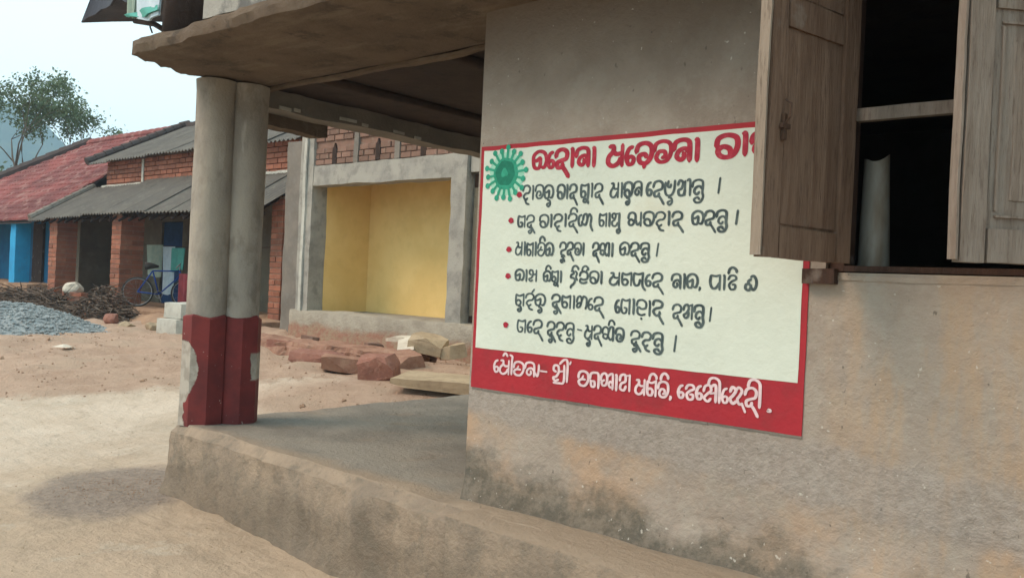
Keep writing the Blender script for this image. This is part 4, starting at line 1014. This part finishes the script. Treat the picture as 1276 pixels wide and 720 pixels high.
def heap(name, cx, cy, rx, ry_, h, mat, label, cat, seed, n=34, kind='stuff', pw=1.0):
    vs = []; fs = []
    for j in range(n + 1):
        for i in range(n + 1):
            u = i / n * 2 - 1; v = j / n * 2 - 1; x = cx + u * rx; y = cy + v * ry_
            r = math.sqrt(u * u + v * v); hh = max(0, 1 - r) ** pw
            hh = hh * hh * (3 - 2 * hh) if pw == 1 else hh
            z = gh(x, y) - .08 + (h + .08) * hh + nz3((x, y, 0), 2.2, seed) * .10 * min(1, hh * 3) * h + nz3((x, y, 0), 9, seed) * .03 * min(1, hh * 4)
            vs.append((x, y, z))
    for j in range(n):
        for i in range(n): a = j * (n + 1) + i; fs.append((a, a + 1, a + n + 2, a + n + 1))
    o = link_mesh(name, vs, fs, mat, smooth=True); tag(o, label, cat, kind=kind)
    return o, vs
def scatter_on(mb, rnd, n, fx, smin, smax, sink=.3):
    for _ in range(n):
        x, y, z = fx(rnd); s = rnd.uniform(smin, smax)
        vs = []
        for a in ((1, 0, 0), (-1, 0, 0), (0, 1, 0), (0, -1, 0), (0, 0, 1), (0, 0, -1)):
            q = Vector(a) * s * rnd.uniform(.6, 1.2); vs.append(q)
        rot = Matrix.Rotation(rnd.uniform(0, 6.3), 3, 'Z') @ Matrix.Rotation(rnd.uniform(-.8, .8), 3, 'X')
        vs = [tuple(rot @ Vector((q.x, q.y, q.z * .75)) + Vector((x, y, z + s * sink))) for q in vs]
        mb.add(vs, [(0, 2, 4), (2, 1, 4), (1, 3, 4), (3, 0, 4), (2, 0, 5), (1, 2, 5), (3, 1, 5), (0, 3, 5)])
def heap_with_stones(name, cx, cy, rx, ry_, h, mat, label, cat, seed, count, smin, smax):
    o, vs = heap(name, cx, cy, rx, ry_, h, mat, label, cat, seed, 40)
    mb = MB(); rnd = random.Random(seed)
    def fx(r):
        q = vs[r.randrange(len(vs))]
        while q[2] - gh(q[0], q[1]) < -.03: q = vs[r.randrange(len(vs))]
        return (q[0] + r.uniform(-.06, .06), q[1] + r.uniform(-.06, .06), q[2])
    scatter_on(mb, rnd, count, fx, smin, smax)
    me = o.data; b = MB(); b.v = [tuple(v.co) for v in me.vertices]; b.f = [tuple(p.vertices) for p in me.polygons]
    b.add(mb.v, mb.f); me2_ = bpy.data.meshes.new(name); me2_.from_pydata(b.v, [], b.f); me2_.materials.append(M[mat]); o.data = me2_
    return o
heap_with_stones('gravel_heap', -15.5, 5.6, 1.9, 1.9, .42, 'gravel', 'low heap of blue grey crushed stone on the verge at the left', 'gravel', 5, 6500, .012, .034)
mb = MB(); rg = random.Random(6)
def fxg(r):
    x = -5.78 + r.gauss(0, .24); y = 2.78 + r.gauss(0, .22); return (x, y, ground_z(x, y))
scatter_on(mb, rg, 1100, fxg, .0015, .006, .1)
o = mb.build('grit', 'earth'); tag(o, 'fine grit spilled on the lane beside the plinth corner', 'grit', kind='stuff')

# brushwood piles
def brush(name, c, rx, ry_, h, n, label, seed, lmin=.5, lmax=1.5):
    rnd = random.Random(seed); mb = MB()
    for _ in range(n):
        a = rnd.uniform(0, 6.28); r = math.sqrt(rnd.random()); x = c[0] + rx * r * math.cos(a); y = c[1] + ry_ * r * math.sin(a)
        hh = h * (1 - r * r) * rnd.uniform(.1, 1); L = rnd.uniform(lmin, lmax) * .55
        th_ = rnd.uniform(0, 6.28); el = rnd.uniform(-.2, .45); d = Vector((math.cos(th_) * math.cos(el), math.sin(th_) * math.cos(el), math.sin(el)))
        p = Vector((x, y, gh(x, y) + hh)); q = p + d * L * .5; e = p + d * L + Vector((rnd.uniform(-.1, .1), rnd.uniform(-.1, .1), rnd.uniform(-.12, .04)))
        e.z = max(e.z, gh(e.x, e.y) + .02)
        mb.tube([p - d * L * .1, q, e], [rnd.uniform(.008, .024), .011, .004], 4, False)
    o = mb.build(name, 'stick'); tag(o, label, 'brushwood', kind='stuff'); return o
brush('brushwood_pile', (-20.9, 7.9), 2.8, .6, .55, 1300, 'tangled pile of dry brushwood in front of the blue house porch', 21)
brush('brushwood_pile', (-17.9, 8.2), 1.0, .5, .75, 700, 'rounded bundle of dry twigs heaped against the middle brick pillar', 22, .25, .6)

# debris in front of the porch
heap('earth_heap', -16.4, 8.6, 2.0, .7, .22, 'earth', 'low mound of loose brown earth below the brick house porch', 'earth', 31)
rs = random.Random(9)
def gz(x, y): return ground_z(x, y)
for i, (x, y, s, m_, lb) in enumerate([
    (-18.1, 8.05, (.24, .2, .16), 'laterite', 'reddish block lying among the twigs left of the middle pillar'),
    (-15.9, 7.7, (.17, .15, .1), 'stone', 'pale broken stone on the earth in front of the porch, next to the gravel'),
    (-15.3, 7.9, (.22, .16, .12), 'stone', 'tan lump of rubble between the gravel heap and the white step'),
    (-16.6, 7.75, (.20, .15, .13), 'laterite', 'red brown lump at the right tip of the gravel heap')]):
    stone('rubble_stone', (x, y, gz(x, y) + s[2] * .5), s, m_, 40 + i, lb, 'stone', 'stones lying before the porch')
# sack and bricks by the first pillar
sk = stone('cement_sack', (-19.95, 8.42, 1.0), (.20, .24, .15), 'sack', 58, 'white sack slumped on a stack of red rubble by the porch', 'sack')
pd = thing('rubble_stack', 'short stack of red and tan broken bricks under the white sack', 'rubble', loc=(-19.9, 8.42, .5))
for i in range(12):
    k, j = divmod(i, 3); s_ = rough_box('brick', -.16, .16, -.09, .09, 0, .095, .08, .01, 'bag_red' if i % 2 else 'laterite', parent=pd, seed=60 + i, smooth=False)
    s_.location = (-.34 + j * .34 + rs.uniform(-.03, .03), rs.uniform(-.05, .05), .0 + k * .11); s_.rotation_euler = (0, 0, rs.uniform(-.3, .3))

# whitewashed step block
st = thing('step_block', 'pale whitewashed step block standing in front of the porch behind the columns', 'step', loc=(-13.9, 7.75, .34))
rough_box('block', -.42, .25, -.3, .35, .0, .34, .08, .012, 'pale_cement', parent=st, seed=71, bevel=.012)
rough_box('block', -.36, .25, -.22, .35, .342, .62, .08, .012, 'pale_cement', parent=st, seed=72, bevel=.012)

# things in front of the shop: a cut bank of red earth, broken blocks, pale slabs
def brokenslab(name, px_, py_, s, rot, mat, seed, label, cat, group=None, lift=0.0):
    """an angular broken block: a box whose corners are knocked off by random planes, flat shaded"""
    rnd = random.Random(seed); bm = bmesh.new(); bmesh.ops.create_cube(bm, size=2)
    for _ in range(7):
        n_ = Vector((rnd.uniform(-1, 1), rnd.uniform(-1, 1), rnd.uniform(-1, 1))).normalized()
        d = (abs(n_.x) + abs(n_.y) + abs(n_.z)) * rnd.uniform(.66, .9)
        r = bmesh.ops.bisect_plane(bm, geom=bm.verts[:] + bm.edges[:] + bm.faces[:], plane_co=n_ * d, plane_no=n_, clear_outer=True)
        ed = [e for e in r['geom_cut'] if isinstance(e, bmesh.types.BMEdge)]
        if ed: bmesh.ops.edgeloop_fill(bm, edges=ed)
    bmesh.ops.triangulate(bm, faces=bm.faces[:]); bmesh.ops.subdivide_edges(bm, edges=bm.edges[:], cuts=2, use_grid_fill=True)
    for v in bm.verts:
        v.co = Vector((v.co.x * s[0], v.co.y * s[1], v.co.z * s[2])); v.co += Vector((nz3(v.co, 6, seed), nz3(v.co, 6, seed + 1), nz3(v.co, 6, seed + 2))) * min(s) * .12
    me = bpy.data.meshes.new(name); bm.to_mesh(me); bm.free(); me.materials.append(M[mat])
    o = bpy.data.objects.new(name, me); col.objects.link(o); o.location = (px_, py_, gz(px_, py_) + s[2] * .8 + lift); o.rotation_euler = rot
    return tag(o, label, cat, group)
bank = rough_box('red_earth_bank', -1.9, 1.5, -.42, .5, -.25, .17, .06, .10, 'redearth', seed=200, sc_=2.4, bevel=.05, smooth=False, amps=(1, 1, .45))
bank.location = (-9.9, 7.75, gz(-9.9, 7.75)); bank.rotation_euler = (0, 0, .10); tag(bank, 'long crumbling bank of red earth with a dark cut front before the shop plinth', 'earth bank')
RG = 'red blocks in front of the shop'
brokenslab('laterite_block', -7.75, 6.80, (.21, .20, .14), (.05, -.05, .55), 'laterite', 3, 'squared red laterite block nearest the veranda floor, dark underneath', 'block', RG)
brokenslab('laterite_block', -8.35, 6.95, (.42, .17, .09), (.0, .08, .75), 'redearth', 4, 'long dusty red slab lying just left of the squared red block', 'block', RG)
brokenslab('laterite_block', -9.35, 7.15, (.36, .20, .07), (.08, .03, .5), 'laterite', 5, 'flat red slab leaning on the front of the red bank', 'block', RG, .03)
brokenslab('laterite_block', -10.6, 7.55, (.28, .18, .06), (-.1, .06, .2), 'laterite', 6, 'thin red brick lump farthest left before the shop', 'block', RG)
brokenslab('laterite_block', -8.15, 7.55, (.26, .2, .10), (.1, .05, -.3), 'redearth', 7, 'blunt red lump behind the squared block, under the pale stones', 'block', RG)
brokenslab('white_slab', -8.55, 7.95, (.26, .11, .035), (.25, .30, -.75), 'sack', 8, 'white broken slab leaning down toward the red block, leftmost pale piece', 'slab', lift=.20)
brokenslab('white_slab', -8.95, 8.25, (.24, .10, .035), (.1, -.05, .15), 'sack', 9, 'thin white slab lying flat behind the leaning one', 'slab', lift=.26)
brokenslab('pale_stone', -8.30, 8.15, (.24, .20, .11), (.1, .15, .4), 'stone', 10, 'cream angular stone in the middle of the pale pieces', 'stone', lift=.16)
brokenslab('pale_stone', -7.98, 8.25, (.17, .14, .09), (0, -.2, .9), 'stone', 11, 'smaller buff stone at the right end of the pale pieces', 'stone', lift=.10)
brokenslab('flat_stone', -6.72, 7.05, (.62, .50, .06), (.0, .04, .5), 'stone', 12, 'broad flat sandy stone lying beside the veranda floor edge', 'stone', lift=.02)
rk = random.Random(31)
for i in range(5):
    x = -10.9 + i * .62 + rk.uniform(-.2, .2); y = 8.35 + rk.uniform(-.1, .2)
    where = ('at the far left end of the plinth foot', 'second from the left along the plinth foot', 'in the middle of the plinth foot', 'just behind the leaning white slab', 'rightmost, behind the pale stones')[i]
    brokenslab('brick_bat', x, y, (.12, .08, .05), (rk.uniform(-.3, .3), rk.uniform(-.3, .3), rk.uniform(0, 3)), 'brick_pale', 300 + i, 'broken dusty brick piece below the shop, ' + where, 'brick', 'brick bats against the shop plinth', .03)

# pebbles and clods over the verge
mb = MB(); rnd = random.Random(77)
def fx(r):
    while True:
        x = r.uniform(-15, -6.2); y = r.uniform(3.4, 8.9); e = -(x + 9.1) + (y - 4.4) * .55
        if e > -.1 or (y > 5.3): return (x, y, gz(x, y))
scatter_on(mb, rnd, 1500, fx, .005, .018, .1); scatter_on(mb, rnd, 26, fx, .03, .055, .0)
o = mb.build('pebbles', 'earth'); tag(o, 'scattered earth clods and pebbles on the reddish verge', 'pebbles', kind='stuff')
mb = MB()
def fx2(r):
    x = r.uniform(-9, -3.2); y = r.uniform(1.0, 2.9) if x > -5.6 else r.uniform(1.4, 4.4); return (x, y, gz(x, y))
scatter_on(mb, rnd, 350, fx2, .003, .007, .1)
o = mb.build('lane_grit', 'stone'); tag(o, 'fine pale grit lying on the worn lane', 'grit', kind='stuff')

o = link_mesh('paper_scrap', [(-.14, -.1, .0), (.13, -.07, .012), (.11, .12, .0), (-.1, .09, .03), (.0, .0, .045)], [(0, 1, 4), (1, 2, 4), (2, 3, 4), (3, 0, 4)], 'sack', loc=(-12.2, 5.05, ground_z(-12.2, 5.05) + .012))
tag(o, 'crumpled pale paper scrap lying on the verge before the gravel', 'paper')
# ------------------------------------------------------------------ bicycle and washing in the porch
def ring(mb, c, r_, rad, n=28):
    pts = [(c[0] + r_ * math.cos(2 * math.pi * k / n), c[1], c[2] + r_ * math.sin(2 * math.pi * k / n)) for k in range(n + 1)]; mb.tube(pts, rad, 6, False)
bk = thing('bicycle', 'blue bicycle leaning in the porch beside the middle brick pillar', 'bicycle', loc=(-17.9, 9.75, .68), rz=-.35)
bk.location = (-18.55, 9.75, .66); bk.rotation_euler = (.08, 0, 1.0)
for wx_ in (0, 1.02):
    w_ = bpy.data.objects.new('wheel', None); col.objects.link(w_); w_.parent = bk; w_.location = (wx_ - .5, 0, .34)
    mb = MB(); ring(mb, (0, 0, 0), .32, .018); mb.build('tyre', 'rubber', w_, True)
    mb = MB(); ring(mb, (0, 0, 0), .295, .010)
    for k in range(14): a = 2 * math.pi * k / 14; mb.tube([(0, .01, 0), (.295 * math.cos(a), 0, .295 * math.sin(a))], .002, 3, False)
    mb.build('rim', 'steel', w_)
mb = MB(); A = (-.5, 0, .34); B = (-.06, 0, .30); Cc = (-.2, 0, .82); D = (.36, 0, .84); E2 = (.52, 0, .34)
for a, b in ((A, B), (A, Cc), (B, Cc), (Cc, D), (B, (.38, 0, .74)), (D, (.40, 0, .68)), ((.40, 0, .70), E2)): mb.tube([a, b], .016, 8)
mb.build('frame', 'metal_b', bk, True)
mb = MB(); mb.tube([(.30, -.26, .92), (.36, -.22, 1.0), (.36, 0, .98), (.36, .22, 1.0), (.30, .26, .92)], .012, 8); mb.tube([(.36, 0, .84), (.36, 0, .98)], .013, 8); mb.build('handlebar', 'steel', bk, True)
mb = MB(); mb.tube([(-.36, 0, .92), (-.24, 0, .93), (-.08, 0, .92)], [.09, .07, .025], 8); mb.build('saddle', 'rubber', bk, True)
mb = MB(); mb.tube([(-.06, -.05, .30), (.0, -.06, .14)], .01, 6); mb.tube([(-.06, .05, .30), (-.12, .06, .46)], .01, 6); ring(mb, (-.06, -.03, .30), .08, .006, 16); mb.build('crank', 'steel', bk)
def hang(name, x, y, z0, z1, wd, mat, label, cat, seed, group=None):
    vs = []; fs = []; NU, NV = 12, 10
    for b in (0, 1):
        for v in range(NV + 1):
            for u in range(NU + 1):
                fu, fv = u / NU, v / NV
                vs.append(((fu - .5) * wd * (1 - .15 * (1 - fv)), b * .012 + .03 * math.sin(fu * 12 + seed) * (1.2 - fv), (z1 - z0) * (fv - 1) + .03 * math.sin(fu * 5 + seed) * (1 - fv)))
    n = (NU + 1) * (NV + 1)
    for v in range(NV):
        for u in range(NU): a = v * (NU + 1) + u; fs += [(a, a + 1, a + NU + 2, a + NU + 1), (n + a, n + a + NU + 1, n + a + NU + 2, n + a + 1)]
    o = link_mesh(name, vs, fs, mat, smooth=True, loc=(x, y, z1)); tag(o, label, cat, group); return o
ln = MB(); ln.tube([(-20.9, 10.3, 2.12), (-17, 10.28, 2.0), (-14.1, 10.3, 2.12)], .008, 5); o = ln.build('washing_line', 'iron'); tag(o, 'thin washing line strung across the dark porch', 'line')
hang('hanging_cloth', -20.0, 10.28, 1.35, 2.1, .8, 'cloth_c', 'pale green cloth hanging leftmost on the porch washing line', 'cloth', 1, 'washing in the porch')
hang('hanging_cloth', -19.3, 10.26, .95, 2.06, .55, 'cloth_w', 'whitish blue cloth hanging beside the blue partition in the porch', 'cloth', 2, 'washing in the porch')
hang('hanging_cloth', -18.85, 10.26, 1.5, 2.03, .6, 'cloth_g', 'sea green cloth hanging near the columns in the porch', 'cloth', 4, 'washing in the porch')
hang('hanging_cloth', -16.75, 9.3, .75, 1.45, .5, 'cloth_m', 'maroon cloth hanging low behind the white step block', 'cloth', 5, 'washing in the porch')
hang('hanging_cloth', -19.0, 10.6, .8, 1.35, .5, 'cloth_b', 'blue cloth hanging low beside the bicycle', 'cloth', 7, 'washing in the porch')

# ------------------------------------------------------------------ tree beyond the tiled house
tree = thing('tree', 'sparse hazy tree with thin open crown rising behind the red tiled roof', 'tree', loc=(-36.0, 14.0, .5))
rt = random.Random(18); limbs = MB(); tips = []
Rr2 = Vector((R0.x, R0.y, 0))
def branch(p, d, L, r_, lvl):
    pts = [p]; rr = [r_]; q = p
    for k in range(3):
        d = (d + Vector((rt.uniform(-.22, .22), rt.uniform(-.22, .22), rt.uniform(-.05, .15)))).normalized(); q = q + d * L / 3; pts.append(q); rr.append(r_ * (1 - .2 * (k + 1)))
        if lvl >= 4 and k == 2: tips.append(q)
    limbs.tube(pts, rr, 6 if lvl < 3 else 4, False)
    if lvl < 4:
        for k in range(3 if lvl < 2 else 2):
            nd = (d + Vector((rt.uniform(-1, 1), rt.uniform(-1, 1), rt.uniform(-.35, .35))) * .95).normalized()
            branch(q, nd, L * rt.uniform(.62, .82), r_ * .5, lvl + 1)
branch(Vector((0, 0, 0)), Vector((0, 0, 1)), 2.9, .17, 0)
limbs.build('trunk', 'bark', tree, True)
def leafmesh(tips_, n, spread, size, seed):
    r = random.Random(seed); mb = MB()
    for _ in range(n):
        t = tips_[r.randrange(len(tips_))]; c = t + Vector((r.gauss(0, spread), r.gauss(0, spread), r.gauss(0, spread * .8)))
        a = Vector((r.uniform(-1, 1), r.uniform(-1, 1), r.uniform(-1, 1))).normalized(); b = a.cross(Vector((r.uniform(-1, 1), r.uniform(-1, 1), r.uniform(-1, 1)))).normalized(); s = size * r.uniform(.6, 1.3)
        mb.add([c - a * s, c + b * s * .45, c + a * s, c - b * s * .45], [(0, 1, 2, 3)])
    return mb
leafmesh(tips, 8500, .27, .075, 5).build('crown', 'leaf', tree)
# scrub behind the house at the far left
bush = thing('bush', 'low green bush showing over the red tiled roof below the sparse tree', 'bush', loc=(-38.5, 14.6, .5))
bt = [Vector((rt.gauss(0, 1.1), rt.gauss(0, 1.0), 3.0 + rt.uniform(-1.6, 1.5))) for _ in range(46)]
leafmesh(bt, 5200, .32, .11, 6).build('foliage', 'leaf', bush)
mb = MB()
for k in range(5): mb.tube([(0, 0, 0), bt[k * 3] * .5, bt[k * 3]], [.06, .04, .015], 5)
mb.build('stem', 'bark', bush)

# ------------------------------------------------------------------ haze
hz = MB(); hz.box(-1100, 1100, -1100, 1100, -12, 108)
ho_ = hz.build('haze', None); ho_['kind'] = 'stuff'
hm = bpy.data.materials.new('haze'); hm.use_nodes = True; t = hm.node_tree; t.nodes.clear()
oo = t.nodes.new("ShaderNodeOutputMaterial"); pv = t.nodes.new("ShaderNodeVolumePrincipled")
pv.inputs['Color'].default_value = (.60, .81, 1.0, 1); pv.inputs['Density'].default_value = .0010; pv.inputs['Anisotropy'].default_value = .2
t.links.new(pv.outputs[0], oo.inputs['Volume']); ho_.data.materials.append(hm)
